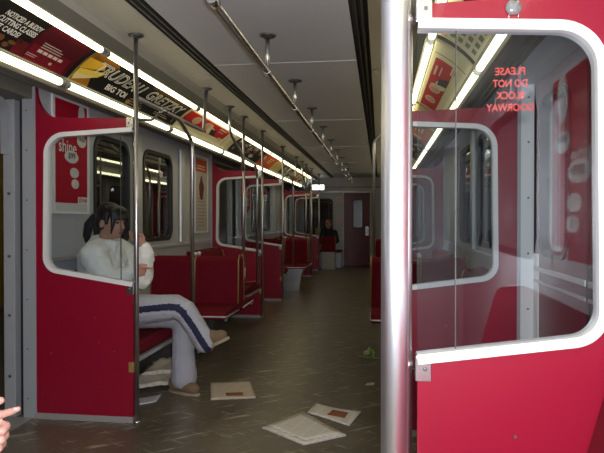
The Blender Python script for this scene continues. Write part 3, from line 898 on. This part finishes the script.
for s, sd in ((-1, 'left'), (1, 'right')):
    bench(s, 3.36, 4.40, {'left': 'red bench under the seated woman', 'right': 'right red bench just beyond the second partition glass'}[sd])
    double_seat(s, 5.13, -1, 'pair of red seats facing the camera %s' % {'left': 'beside the seated woman', 'right': 'behind the thick pole'}[sd])
    double_seat(s, 5.29, 1, 'red %s seat pair facing away, back to back with the first pair' % sd)
    bench(s, 6.12, 7.07, '%s red bench before the second doorway partition' % sd)
    bench(s, 8.66, 9.30, '%s red bench just past the second doorway' % sd)
    double_seat(s, 10.20, -1, 'second pair of red %s seats facing the camera on a steel pedestal' % sd, True)
    double_seat(s, 10.36, 1, 'distant red %s seat pair facing the end wall' % sd)
    bench(s, 11.42, 12.32, '%s red bench near the last doorway' % sd)
bench(1, .10, 1.62, 'red bench against the near side of the closest right partition', False)
bench(-1, .10, 1.62, 'red bench on the near left side outside the frame')
# single far seat
t = thing('single_seat', 'lone red seat on a grey box below the distant person', 'seat', (-.56, 14.2, 0))
bm = bmesh.new(); box(bm, -.74, -.40, 14.16, 14.22, .46, .80, .02); obj('backrest', bm, M['velour'], t)
bm = bmesh.new(); box(bm, -.74, -.40, 14.22, 14.44, .43, .48, .02); obj('cushion', bm, M['velour'], t)
bm = bmesh.new(); box(bm, -.74, -.42, 14.18, 14.42, 0, .43, .01); obj('pedestal', bm, M['kick'], t)
bm = bmesh.new()
for x in (-.74, -.40): tube(bm, [(x, 14.18, .44), (x, 14.19, .81)], .008, 8)
obj('piping', bm, M['gold'], t)

# ------------------------------------------------------------------ wall posters
def wall_poster(s, y0, y1, z0, z1, label, kind):
    L = y1-y0; H = z1-z0
    def f(x, z, h):
        return Vector((s*(WALL-.004-h), (y0+x) if s < 0 else (y1-x), z0+z))
    t = thing('framed_poster', label, 'poster', (s*1.405, (y0+y1)/2, z0))
    def part(nm, c, fn, h0=.0, h1=.004, m=None):
        bm = bmesh.new(); fn(bm, h0, h1); obj(nm, bm, m or ink(c), t)
    def rc(a, b, c, d): return lambda bm, h0, h1: poly(bm, [(a, c), (b, c), (b, d), (a, d)], f, h0, h1)
    part('poster_frame', None, lambda bm, h0, h1: band(bm, [(0, 0), (L, 0), (L, H), (0, H)], .03, f, -.003, .010, True), m=M['white'])
    if kind == 'shine':
        part('sheet', (.62, .62, .62), rc(0, L, 0, H))
        part('printed_panel', (.42, .008, .03), rc(.012, L-.012, .085*H, H-.012), .004, .0045)
        def shapes(bm, h0, h1):
            for cx, cz, rx, rz in ((.80, .88, .10, .20), (.80, .66, .14, .09), (.50, .50, .20, .09), (.58, .36, .13, .075), (.60, .26, .11, .07)):
                poly(bm, [(L*(cx+rx*math.cos(k*PI/12)), H*(cz+rz*.62*math.sin(k*PI/12))) for k in range(24)], f, h0, h1+cx*.0003)
        part('printed_shape', (.66, .66, .64), shapes, .0045, .0050)
        def tx(lst):
            def g(bm, h0, h1):
                for st, x, z, size, wd in lst:
                    merge(bm, text_bm(st, size, wd, .001), lambda co: f(x*L+co.x, z*H+co.y, h1))
            return g
        part('lettering', (.74, .74, .72), tx([('shine', .14, .53, .12, .50*L)]), .005, .0056)
        part('lettering', (.05, .05, .06), tx([('$99', .40, .475, .055, .20*L), ('FREE', .70, .66, .04, .2*L)]), .005, .0062)
        part('logo_panel', (.72, .72, .72), rc(.68*L, L-.012, .085*H, .145*H), .0045, .0058)
        def ring(bm, h0, h1): band(bm, [(.745*L+.028*L*math.cos(k*PI/8), .115*H+.028*L*math.sin(k*PI/8)) for k in range(16)], .010*L*1.6, f, h0, h1, True)
        part('logo', (.55, .01, .03), ring, .0058, .0064)
        part('lettering', (.55, .01, .03), tx([('ROGERS', .80, .098, .03, .16*L)]), .0058, .0064)
    else:
        part('sheet', (.50, .47, .42), rc(0, L, 0, H))
        part('printed_panel', (.62, .10, .03), rc(.03, L-.03, .80*H, H-.03), .004, .0045)
        def ln(bm, h0, h1):
            for k in range(2): poly(bm, [(.08, (.87-.035*k)*H), (L-.10, (.87-.035*k)*H), (L-.10, (.885-.035*k)*H), (.08, (.885-.035*k)*H)], f, h0, h1)
        part('heading', (.75, .7, .6), ln, .0045, .005)
        def fig(bm, h0, h1):
            for cx, cz, r in ((.5, .70, .05), (.5, .62, .09), (.5, .54, .11), (.4, .60, .06), (.62, .6, .06)):
                poly(bm, [(L*cx+r*.7*math.cos(k*PI/8), H*cz+r*.9*math.sin(k*PI/8)) for k in range(16)], f, h0, h1+cz*.0004)
        part('printed_figure', (.16, .03, .05), fig, .004, .0046)
        def cols(bm, h0, h1):
            for k in range(9): poly(bm, [(.10, (.08+.045*k)*H), (L-.10, (.08+.045*k)*H), (L-.10, (.095+.045*k)*H), (.10, (.095+.045*k)*H)], f, h0, h1)
        part('small_print', (.40, .30, .26), cols, .004, .0046)
wall_poster(-1, 3.52, 3.97, 1.25, 2.0, 'red poster with white footprint shapes behind the large left partition', 'shine')
wall_poster(-1, 6.42, 6.90, 1.06, 1.93, 'pale poster with orange heading on the wall past the seats', 'pale')
wall_poster(1, .62, 1.30, .97, 1.80, 'red poster on the near right wall mirrored in the partition glass', 'shine')
wall_poster(1, 3.52, 3.97, 1.25, 2.0, 'pale orange headed poster beyond the second right partition', 'pale')
wall_poster(-1, 8.82, 9.27, 1.25, 2.0, 'red poster beyond the second left doorway', 'shine')

# ------------------------------------------------------------------ papers and litter on the floor
N1 = news_mat('newsprint', (.66, .61, .53), (.55, .51, .45), 5)
N2 = news_mat('newsprint_warm', (.56, .48, .38), (.48, .41, .32), 5)
def sheet(quad, z, th, seed, curl=.004, N=10, crump=0.):
    """a slightly wavy sheet over a quadrilateral on the floor"""
    r = random.Random(seed); bm = bmesh.new()
    (ax, ay), (bx, by), (cx, cy), (dx, dy) = quad
    ph = [r.uniform(0, 6) for _ in range(4)]
    top, bot = [], []
    for i in range(N+1):
        tr, br_ = [], []
        for j in range(N+1):
            u, v = i/N, j/N
            x = (ax*(1-u)+bx*u)*(1-v)+(dx*(1-u)+cx*u)*v; y = (ay*(1-u)+by*u)*(1-v)+(dy*(1-u)+cy*u)*v
            h = curl*(1+math.sin(u*5+ph[0])*math.cos(v*4+ph[1]))+curl*1.2*max(0, abs(u-.5)*2-.7)+r.uniform(0, crump)
            tr.append(bm.verts.new((x, y, z+h+th))); br_.append(bm.verts.new((x, y, z+h*.35)))
        top.append(tr); bot.append(br_)
    for i in range(N):
        for j in range(N):
            f = bm.faces.new((top[i][j], top[i+1][j], top[i+1][j+1], top[i][j+1])); f.smooth = True
            bm.faces.new((bot[i][j], bot[i][j+1], bot[i+1][j+1], bot[i+1][j]))
    for k in range(N):
        bm.faces.new((top[k][0], bot[k][0], bot[k+1][0], top[k+1][0])); bm.faces.new((top[k][N], top[k+1][N], bot[k+1][N], bot[k][N]))
        bm.faces.new((top[0][k], top[0][k+1], bot[0][k+1], bot[0][k])); bm.faces.new((top[N][k], bot[N][k], bot[N][k+1], top[N][k+1]))
    return bm
def picture(quad, z, col, t, nm='printed_picture'):
    bm = sheet(quad, z, .0004, 3, .0005, 4); obj(nm, bm, ink(col, .7), t)
t = thing('newspaper', 'single folded newspaper flat on the floor by the woman\'s shoes', 'newspaper', (-.38, 4.0, 0))
obj('front_page', sheet([(-.455, 3.80), (-.165, 3.88), (-.29, 4.26), (-.575, 4.20)], .001, .005, 1, .002), N2, t)
picture([(-.37, 3.88), (-.26, 3.91), (-.28, 3.97), (-.39, 3.94)], .0115, (.30, .10, .05), t)
t = thing('newspaper', 'open spread newspaper lying nearest the camera in the aisle', 'newspaper', (.2, 3.4, 0))
obj('lower_sheet', sheet([(-.011, 3.32), (.258, 3.10), (.475, 3.26), (.19, 3.62)], .001, .007, 2, .002), N1, t)
obj('upper_sheet', sheet([(.02, 3.34), (.262, 3.14), (.44, 3.27), (.18, 3.58)], .0115, .003, 5, .002), N1, t)
t = thing('newspaper', 'newspaper with a brown photo on its page, behind the open spread', 'newspaper', (.36, 3.6, 0))
obj('front_page', sheet([(.215, 3.62), (.485, 3.42), (.545, 3.66), (.25, 3.80)], .002, .004, 9, .004), N1, t)
picture([(.34, 3.57), (.45, 3.53), (.47, 3.63), (.37, 3.67)], .0135, (.26, .10, .05), t)
t = thing('newspaper', 'crumpled newspapers heaped under the bench beside the pole', 'newspaper', (-1.0, 4.2, 0))
for k, (q, z) in enumerate([([(-1.12, 3.98), (-.90, 4.05), (-.95, 4.62), (-1.12, 4.5)], .002), ([(-1.10, 3.86), (-.82, 4.02), (-.84, 4.46), (-1.1, 4.36)], .022), ([(-1.08, 4.1), (-.80, 4.3), (-.92, 4.75), (-1.1, 4.6)], .045)]):
    obj('page', sheet(q, z, .006, 20+k, .012, 10, .02), N1, t)
t = thing('newspaper', 'small white paper slip edge beneath the crumpled pile', 'newspaper', (-.97, 3.7, 0))
obj('page', sheet([(-1.02, 3.50), (-.80, 3.72), (-.82, 3.86), (-1.04, 3.66)], .001, .006, 31, .002), ink((.55, .55, .56), .6), t)
tag(obj('paper_scrap', sheet([(.555, 4.28), (.62, 4.30), (.625, 4.36), (.57, 4.35)], .001, .002, 8, .002, 4), ink((.5, .48, .44), .7)), 'tiny pale paper scrap on the floor near the thick pole', 'litter')
bm = bmesh.new()
for k in range(7):
    a = k*.9; ellipsoid(bm, (.575+.03*math.cos(a), 5.22+.06*math.sin(a), .022+.012*(k % 3)), (.035, .02, .022), Matrix.Rotation(a, 3, 'Z'), 10, 6)
me = remesh(bm, .006, 2, (.02, .03))
w = link_mesh('crumpled_wrapper', me, mat('green_wrapper', (.45, .62, .28), .4, var=.6, vscale=30))
tag(w, 'crumpled green and white wrapper on the floor near the right seats', 'litter')
bm = sheet([(.47, 5.19), (.60, 5.20), (.66, 5.12), (.62, 5.10)], .002, .002, 4, .004, 4); obj('torn_strip', bm, ink((.4, .45, .25), .6), w)

# ------------------------------------------------------------------ people
SKIN = mat('skin', (.50, .27, .19), .5, var=.06, vscale=20, spec=.4)
SKIN2 = mat('pale_skin', (.50, .27, .22), .45, var=.10, vscale=30, spec=.4)
HAIR = mat('black_hair', (.010, .009, .010), .38, bump=.4, bscale=120)
JKT = mat('white_padded_jacket', (.90, .90, .85), .75, bump=.3, bscale=22, var=.05, vscale=6)
TRS = mat('pale_grey_trousers', (.42, .42, .47), .8, bump=.2, bscale=35)
NAVY = mat('navy_stripe', (.012, .016, .05), .8)
TAN = mat('tan_suede_shoe', (.20, .13, .075), .9, var=.15, vscale=25)
SOLE = mat('pale_sole', (.34, .27, .18), .7)
BLKC = mat('black_clothes', (.012, .012, .014), .8)
LIP = mat('lips', (.32, .10, .09), .5)

def head_shapes(bm, c, yaw, k=1., pitch=0.):
    """skull, jaw, nose, ears; local frame: x forward"""
    R = Matrix.Rotation(yaw, 3, 'Z') @ Matrix.Rotation(pitch, 3, 'Y')
    P = lambda x, y, z: Vector(c)+R @ (Vector((x, y, z))*k)
    def e(x, y, z, rx, ry, rz): ellipsoid(bm, P(x, y, z), (rx*k, ry*k, rz*k), R, 20, 14)
    e(-.008, 0, .028, .098, .077, .088); e(.022, 0, -.035, .070, .062, .075); e(.050, 0, -.078, .034, .036, .026)
    e(.040, .038, -.02, .034, .024, .026); e(.040, -.038, -.02, .034, .024, .026)
    capsule(bm, P(.086, 0, .012), .009*k, P(.106, 0, -.022), .012*k)
    e(.098, .010, -.026, .010, .008, .007); e(.098, -.010, -.026, .010, .008, .007)
    e(.082, 0, -.055, .012, .022, .006); e(.080, 0, -.065, .012, .019, .006)
    e(.070, 0, .030, .022, .048, .010)
    for sy in (-1, 1): e(-.012, sy*.078, -.012, .020, .009, .030)
    return P, R
def face_parts(parent, P, R, k=1.):
    for sy in (-1, 1):
        bm = bmesh.new(); ellipsoid(bm, P(.078, sy*.030, .008), (.010*k, .013*k, .006*k), R, 12, 8); obj('eye', bm, mat('eye_dark', (.03, .02, .018), .2), parent)
        bm = bmesh.new(); tube(bm, [P(.089, sy*.014, .028), P(.088, sy*.030, .034), P(.074, sy*.050, .028)], .0035*k, 6); obj('eyebrow', bm, HAIR, parent)
    bm = bmesh.new(); ellipsoid(bm, P(.088, 0, -.0585), (.007*k, .021*k, .007*k), R, 12, 8); obj('lips', bm, LIP, parent)
def hand_fingers(bm, wrist, palm, dirv, side, spread, curls, r=.0085, flen=(.062, .070, .066, .052), w=.020):
    """five fingers from a palm; dirv = pointing direction, side = towards the little finger, normal = spread"""
    wrist, palm = Vector(wrist), Vector(palm)
    d = Vector(dirv).normalized(); sd = Vector(side).normalized(); nn = Vector(spread).normalized()
    for k in range(4):
        base = palm+sd*(w*(k-1.5))
        capsule(bm, wrist+sd*(k-1.5)*w*.5, r*1.35, base, r*1.3)
        L = flen[k]; c = curls[k]; p = base; a = 0
        for seg, q in enumerate((.45, .32, .23)):
            a += c*(.7, 1., .8)[seg]
            nx = p+(d*math.cos(a)+nn*math.sin(a))*L*q*1.05
            capsule(bm, p, r*(1.08-.10*seg), nx, r*(1.0-.10*seg)); p = nx
    th0 = wrist+(palm-wrist)*.35-sd*w*1.5
    th1 = th0-sd*.018+d*.022+nn*.006; th2 = th1+d*.030-sd*.004+nn*.008; th3 = th2+d*.022+nn*.006+sd*.004
    chain(bm, [(*th0, r*1.3), (*th1, r*1.2), (*th2, r*1.08), (*th3, r*.92)])

# --- the seated woman
wt = thing('person', 'seated woman in a white jacket and grey striped trousers, legs crossed', 'person', (-1.05, 3.8, .45))
bm = bmesh.new()
HC = (-1.105, 3.715, 1.185)
HK = .98
P, R = head_shapes(bm, HC, -.32, HK, .14)
chain(bm, [(-1.17, 3.77, .95, .07), (-1.165, 3.75, 1.04, .052), (-1.135, 3.72, 1.12, .050)])
chain(bm, [(-1.13, 3.80, .56, .12), (-1.19, 3.79, .75, .11), (-1.20, 3.78, .93, .12)])
for pts in ([(-1.17, 3.61, .98, .05), (-1.03, 3.555, .77, .042), (-.945, 3.625, .86, .028), (-.925, 3.64, .868, .027)],
            [(-1.16, 3.96, .98, .05), (-.955, 3.885, .80, .042), (-.915, 3.80, 1.0, .028), (-.925, 3.785, 1.03, .026)],
            [(-1.12, 3.72, .55, .08), (-.64, 3.70, .605, .045), (-.47, 3.74, .42, .035), (-.45, 3.74, .37, .033)],
            [(-1.12, 3.90, .55, .08), (-.68, 3.93, .54, .05), (-.70, 3.955, .15, .035), (-.70, 3.955, .08, .035)]):
    chain(bm, pts)
hand_fingers(bm, (-.925, 3.64, .868), (-.885, 3.655, .868), (1, .1, -.12), (0, .35, -1), (0, 1, .2), (.05, .9, 1.0, 1.1), .0078, (.085, .07, .066, .052))
hand_fingers(bm, (-.925, 3.785, 1.03), (-.935, 3.765, 1.085), (-.1, -.2, 1), (.9, .3, 0), (-.3, -1, .2), (1.0, 1.05, 1.1, 1.1), .0078)
me = remesh(bm, .0052, 4)
body = link_mesh('body', me, SKIN, wt)
face_parts(body, P, R, HK)
# hair: cap, fringe, side locks, ponytail
bm = bmesh.new()
e = lambda x, y, z, rx, ry, rz: ellipsoid(bm, P(x, y, z), (rx*HK, ry*HK, rz*HK), R, 18, 12)
e(-.028, 0, .045, .096, .088, .090); e(-.055, 0, -.005, .070, .080, .075); e(.030, 0, .082, .062, .072, .040)
for sy in (-1, 1):
    capsule(bm, P(.060, sy*.055, .075), .022, P(.074, sy*.066, -.004), .014); capsule(bm, P(.074, sy*.066, -.004), .014, P(.068, sy*.066, -.065), .006)
    capsule(bm, P(.02, sy*.075, .05), .020, P(.03, sy*.080, .0), .012)
for k in range(5): capsule(bm, P(.060, -.045+k*.0225, .085), .020, P(.094, -.045+k*.0225, .036), .010)
chain(bm, [(*P(-.100, -.01, .020), .026), (*P(-.140, -.02, .012), .030), (*P(-.172, -.03, -.045), .034), (*P(-.182, -.03, -.115), .028), (*P(-.180, -.02, -.18), .010)])
me = remesh(bm, .006, 3); h = link_mesh('hair', me, HAIR, wt)
bm = bmesh.new(); ellipsoid(bm, P(-.112, .0, .022), (.018, .032, .032), R); obj('hair_tie', bm, BLKC, h)
# jacket
bm = bmesh.new()
chain(bm, [(-1.12, 3.80, .55, .155), (-1.18, 3.79, .72, .160), (-1.205, 3.785, .90, .165), (-1.185, 3.77, .99, .125)])
for yy in (3.70, 3.88): chain(bm, [(-1.13, yy, .56, .13), (-1.20, yy, .76, .13), (-1.20, yy, .93, .13)])
chain(bm, [(-1.18, 3.66, .985, .095), (-1.17, 3.60, .965, .092), (-1.05, 3.555, .775, .082), (-.955, 3.62, .855, .056), (-.94, 3.63, .864, .046)])
chain(bm, [(-1.17, 3.92, .985, .095), (-1.13, 3.96, .96, .088), (-.965, 3.885, .80, .072), (-.91, 3.82, .96, .056), (-.915, 3.80, 1.01, .046)])
# raised collar
for k in range(12):
    a = k/12*2*PI; b = (k+1)/12*2*PI
    q = lambda t: (-1.155+.078*math.cos(t), 3.745+.078*math.sin(t), 1.055+.012*math.cos(t)*-1)
    capsule(bm, q(a), .024, q(b), .024)
me = remesh(bm, .010, 5, (.022, .05)); jk = link_mesh('jacket', me, JKT, wt)
bm = bmesh.new(); tube(bm, [(-1.04, 3.775, .62), (-1.025, 3.775, .75), (-1.04, 3.77, .90), (-1.08, 3.75, 1.03)], .006, 6); obj('zip', bm, M['alu'], jk)
# trousers with side stripe
def trousers(bm):
    chain(bm, [(-1.14, 3.74, .55, .135), (-1.14, 3.88, .55, .135)])
    chain(bm, [(-1.12, 3.72, .555, .122), (-.88, 3.695, .615, .098), (-.66, 3.695, .634, .080), (-.595, 3.70, .608, .074), (-.53, 3.72, .50, .070), (-.475, 3.735, .40, .070)])
    chain(bm, [(-1.12, 3.91, .55, .112), (-.88, 3.925, .545, .094), (-.70, 3.93, .535, .084), (-.685, 3.935, .47, .080), (-.695, 3.945, .28, .078), (-.69, 3.95, .14, .088), (-.69, 3.95, .105, .090)])
bm = bmesh.new(); trousers(bm)
me = remesh(bm, .0060, 7, (.010, .06))
leg = [Vector(p) for p in ((-1.16, 3.72, .545), (-.88, 3.695, .615), (-.68, 3.695, .636), (-.63, 3.697, .632), (-.595, 3.70, .605), (-.53, 3.72, .50), (-.44, 3.74, .34))]
tr = link_mesh('trousers', me, [TRS, NAVY], wt)
off = wl(wt)
for p in me.polygons:
    c = p.center+off; best = None
    for i, (a, b) in enumerate(zip(leg, leg[1:])):
        ab = b-a; t_ = max(0, min(1, (c-a).dot(ab)/ab.length_squared)); q = a+ab*t_
        if best is None or (c-q).length < best[0]: best = ((c-q).length, c-q, ab.normalized(), i)
    d_, v, ax, i = best
    if d_ < .13 and c.y < 3.76 and v.length > 1e-4:
        up = Vector((0, -1, 0)).cross(ax)     # across the leg as seen from its outer side
        lat = v.dot(up.normalized())
        if v.y < 0 and -.012 < lat < .030 and c.x > -1.08: p.material_index = 1
# shoes
def shoe(heel, toe, z_up, w=.045):
    heel, toe = Vector(heel), Vector(toe); d = (toe-heel); L = d.length; d.normalize()
    upv = Vector(z_up).normalized(); rot = Matrix((d, upv.cross(d), upv)).transposed()
    bm = bmesh.new(); Q = lambda a, b: heel+d*a*L+upv*b
    ellipsoid(bm, Q(.22, .052), (.24*L, w*.85, .06), rot); ellipsoid(bm, Q(.50, .044), (.32*L, w*.95, .054), rot); ellipsoid(bm, Q(.74, .032), (.27*L, w*1.02, .042), rot)
    capsule(bm, Q(.22, .06), .036, Q(.24, .10), .036)
    me = remesh(bm, .006, 4)
    so = link_mesh('shoe', me, TAN, wt)
    bm = bmesh.new(); pts = []
    for k in range(24):
        a = 2*PI*k/24; ca = math.cos(a); ww = w*(.98 if ca > 0 else .84)
        pts.append((L*(.5+.52*ca), ww*math.sin(a)))
    m_ = rot.to_4x4(); m_.translation = heel
    poly(bm, pts, lambda a, b, n_: m_ @ Vector((a, b, n_)), -.010, .010); obj('sole', bm, SOLE, so)
    bm = bmesh.new()
    for k in range(3): tube(bm, [Q(.40+.07*k, .078-.008*k)+rot.col[1]*.022, Q(.42+.07*k, .082-.008*k), Q(.40+.07*k, .078-.008*k)-rot.col[1]*.022], .003, 6)
    obj('laces', bm, SOLE, so)
shoe((-.800, 3.965, .011), (-.560, 3.88, .011), (0, 0, 1))
shoe((-.525, 3.745, .335), (-.315, 3.735, .435), (-.43, 0, .9))

# --- distant person by the end window
pt = thing('person', 'distant person in black sitting by the end wall window', 'person', (-.62, 14.9, .45))
bm = bmesh.new(); P2, R2 = head_shapes(bm, (-.63, 14.83, 1.10), -PI/2-.5, 1.0)
chain(bm, [(-.62, 14.90, .55, .10), (-.62, 14.92, .80, .11), (-.62, 14.87, .98, .05), (-.625, 14.85, 1.04, .05)])
for sx in (-1, 1):
    chain(bm, [(-.62+sx*.15, 14.90, .88, .045), (-.62+sx*.2, 14.82, .68, .04), (-.62+sx*.10, 14.68, .60, .03), (-.62+sx*.07, 14.62, .60, .025)])
    chain(bm, [(-.62+sx*.08, 14.88, .53, .07), (-.62+sx*.09, 14.68, .53, .055), (-.62+sx*.09, 14.66, .10, .04), (-.62+sx*.09, 14.60, .04, .035)])
b2 = link_mesh('body', remesh(bm, .010, 3), SKIN, pt); face_parts(b2, P2, R2)
bm = bmesh.new(); ellipsoid(bm, P2(-.03, 0, .045), (.10, .09, .09), R2); ellipsoid(bm, P2(-.06, 0, -.02), (.07, .08, .09), R2)
link_mesh('hair', remesh(bm, .012, 2), mat('brown_hair', (.16, .07, .03), .5), pt)
bm = bmesh.new(); chain(bm, [(-.62, 14.92, .52, .16), (-.62, 14.94, .82, .17), (-.62, 14.90, .93, .10)])
for sx in (-1, 1): chain(bm, [(-.62+sx*.14, 14.90, .88, .08), (-.62+sx*.2, 14.82, .68, .065), (-.62+sx*.11, 14.69, .61, .048)])
link_mesh('coat', remesh(bm, .014, 3), BLKC, pt)
bm = bmesh.new()
for sx in (-1, 1): chain(bm, [(-.62+sx*.08, 14.88, .54, .09), (-.62+sx*.09, 14.69, .54, .075), (-.62+sx*.09, 14.67, .12, .055)])
link_mesh('trousers', remesh(bm, .014, 3), BLKC, pt)
bm = bmesh.new()
for sx in (-1, 1): ellipsoid(bm, (-.62+sx*.09, 14.60, .045), (.045, .11, .045))
obj('shoes', bm, BLKC, pt)
t = thing('end_bench', 'dark bench under the end window holding the distant person', 'seat', (-.85, 15.0, 0))
bm = bmesh.new(); box(bm, -1.38, -.30, 14.78, END-.005, .38, .44, .02); obj('cushion', bm, M['velour'], t)
bm = bmesh.new(); box(bm, -1.38, -.30, 14.86, END-.005, 0, .38); obj('base', bm, M['darksteel'], t)
tag(obj('yellow_bag', box(bmesh.new(), -.98, -.84, 14.98, 15.10, .44, 1.0, .03), mat('yellow_nylon', (.45, .38, .06), .6)), 'yellow bag standing beside the distant person', 'bag')

# --- standing person at the left edge, only a hand reaches into the picture
st = thing('person', 'person at the left picture edge, only a ringed pointing hand in view', 'person', (-1.0, .98, .45))
bm = bmesh.new(); P3, R3 = head_shapes(bm, (-.845, .98, 1.27), .35, 1.02, .1)
chain(bm, [(-1.10, .98, .56, .12), (-1.03, .98, .78, .12), (-.95, .98, .97, .10), (-.90, .98, 1.06, .055), (-.87, .98, 1.16, .055)])
for sy in (-1, 1): chain(bm, [(-1.08, .98+sy*.09, .53, .085), (-.64, .98+sy*.11, .52, .055), (-.66, .98+sy*.11, .09, .04), (-.60, .98+sy*.11, .04, .035)])
chain(bm, [(-.93, .82, 1.0, .055), (-.90, .76, .74, .045), (-.70, .84, .63, .032), (-.63, .86, .61, .03)])
chain(bm, [(-.92, 1.14, 1.0, .055), (-.64, 1.16, .80, .045), (-.33, 1.185, .757, .030), (-.272, 1.20, .757, .026)])
# palm and five fingers; index and thumb point to the right, the other three are curled
ellipsoid(bm, (-.243, 1.226, .728), (.034, .024, .040), Matrix.Rotation(.35, 3, 'Y'), 18, 12)
chain(bm, [(-.262, 1.212, .752, .014), (-.228, 1.236, .752, .0115), (-.196, 1.243, .756, .0098), (-.176, 1.246, .762, .0088), (-.160, 1.248, .768, .0070)])
chain(bm, [(-.262, 1.202, .758, .014), (-.236, 1.212, .781, .0125), (-.206, 1.222, .789, .0112), (-.188, 1.226, .793, .0092)])
for k, (z, dx) in enumerate(((.731, 0), (.710, -.003), (.691, -.010))):
    x0 = -.222+dx
    chain(bm, [(x0-.02, 1.234, z, .0118), (x0+.034, 1.244, z-.002, .0112), (x0+.040, 1.222, z-.006, .0102), (x0+.010, 1.206, z-.008, .0088)])
b3 = link_mesh('body', remesh(bm, .0034, 4), SKIN2, st); face_parts(b3, P3, R3)
bm = bmesh.new()
bmr = [(-.2135+.0*math.cos(a), 1.2395+.0118*math.cos(a), .7540+.0118*math.sin(a)) for a in [k*2*PI/16 for k in range(17)]]
tube(bm, bmr, .0022, 8, False); obj('ring', bm, M['steel'], b3)
nail = mat('nail', (.66, .42, .38), .3)
for c_ in ((-.161, 1.240, .770), (-.188, 1.217, .796)):
    bm = bmesh.new(); ellipsoid(bm, c_, (.0065, .0045, .0047)); obj('fingernail', bm, nail, b3)
bm = bmesh.new(); ellipsoid(bm, P3(-.03, 0, .05), (.105, .092, .09), R3); ellipsoid(bm, P3(-.06, 0, -.01), (.07, .085, .08), R3)
link_mesh('hair', remesh(bm, .012, 2), mat('brown_short_hair', (.05, .03, .02), .5), st)
bm = bmesh.new(); chain(bm, [(-1.10, .98, .55, .15), (-1.03, .98, .78, .15), (-.95, .98, .95, .14), (-.91, .98, 1.04, .08)])
chain(bm, [(-.94, .84, .99, .085), (-.90, .76, .74, .065), (-.72, .83, .64, .045)]); chain(bm, [(-.93, 1.12, .99, .085), (-.64, 1.16, .80, .065), (-.36, 1.18, .762, .044)])
link_mesh('jacket', remesh(bm, .012, 4, (.012, .06)), mat('dark_jacket', (.02, .022, .03), .8), st)
bm = bmesh.new()
for sx in (-1, 1): chain(bm, [(-1.08, .98+sx*.085, .54, .11), (-.66, .98+sx*.11, .53, .080), (-.66, .98+sx*.11, .12, .065)])
link_mesh('trousers', remesh(bm, .012, 4), mat('dark_trousers', (.03, .03, .04), .8), st)
bm = bmesh.new()
for sx in (-1, 1): ellipsoid(bm, (-.60, .98+sx*.11, .046), (.135, .048, .045))
obj('shoes', bm, BLKC, st)

# ------------------------------------------------------------------ light, world, camera
w = bpy.data.worlds.new('dim_station'); S.world = w; w.use_nodes = True
w.node_tree.nodes['Background'].inputs[0].default_value = (.55, .5, .42, 1); w.node_tree.nodes['Background'].inputs[1].default_value = .02
# the camera's own flash, beside the lens
ld = bpy.data.lights.new('camera_flash', 'POINT'); ld.energy = 160; ld.shadow_soft_size = .02; ld.color = (.93, .95, 1.)
lo = bpy.data.objects.new('camera_flash', ld); lo.location = (.70, .0, 1.265); COL.objects.link(lo)

cam = bpy.data.cameras.new('camera'); co = bpy.data.objects.new('camera', cam); COL.objects.link(co)
F = 590.; yaw = math.atan((380-302)/F); pitch = math.atan((226.5-220)/F*math.cos(yaw))
cam.sensor_fit = 'HORIZONTAL'; cam.sensor_width = 36; cam.lens = 36*F/604
co.location = (.66, 0, 1.2); co.rotation_euler = (PI/2-pitch, 0, yaw); cam.clip_start = .02
S.camera = co
vs = S.view_settings
vs.view_transform = 'Standard'; vs.look = 'None'; vs.gamma = 1; vs.exposure = .25; vs.use_curve_mapping = False
S.cycles.use_denoising = True; S.cycles.max_bounces = 8; S.cycles.transparent_max_bounces = 16
S.cycles.sample_clamp_indirect = 6; S.cycles.caustics_reflective = False; S.cycles.caustics_refractive = False
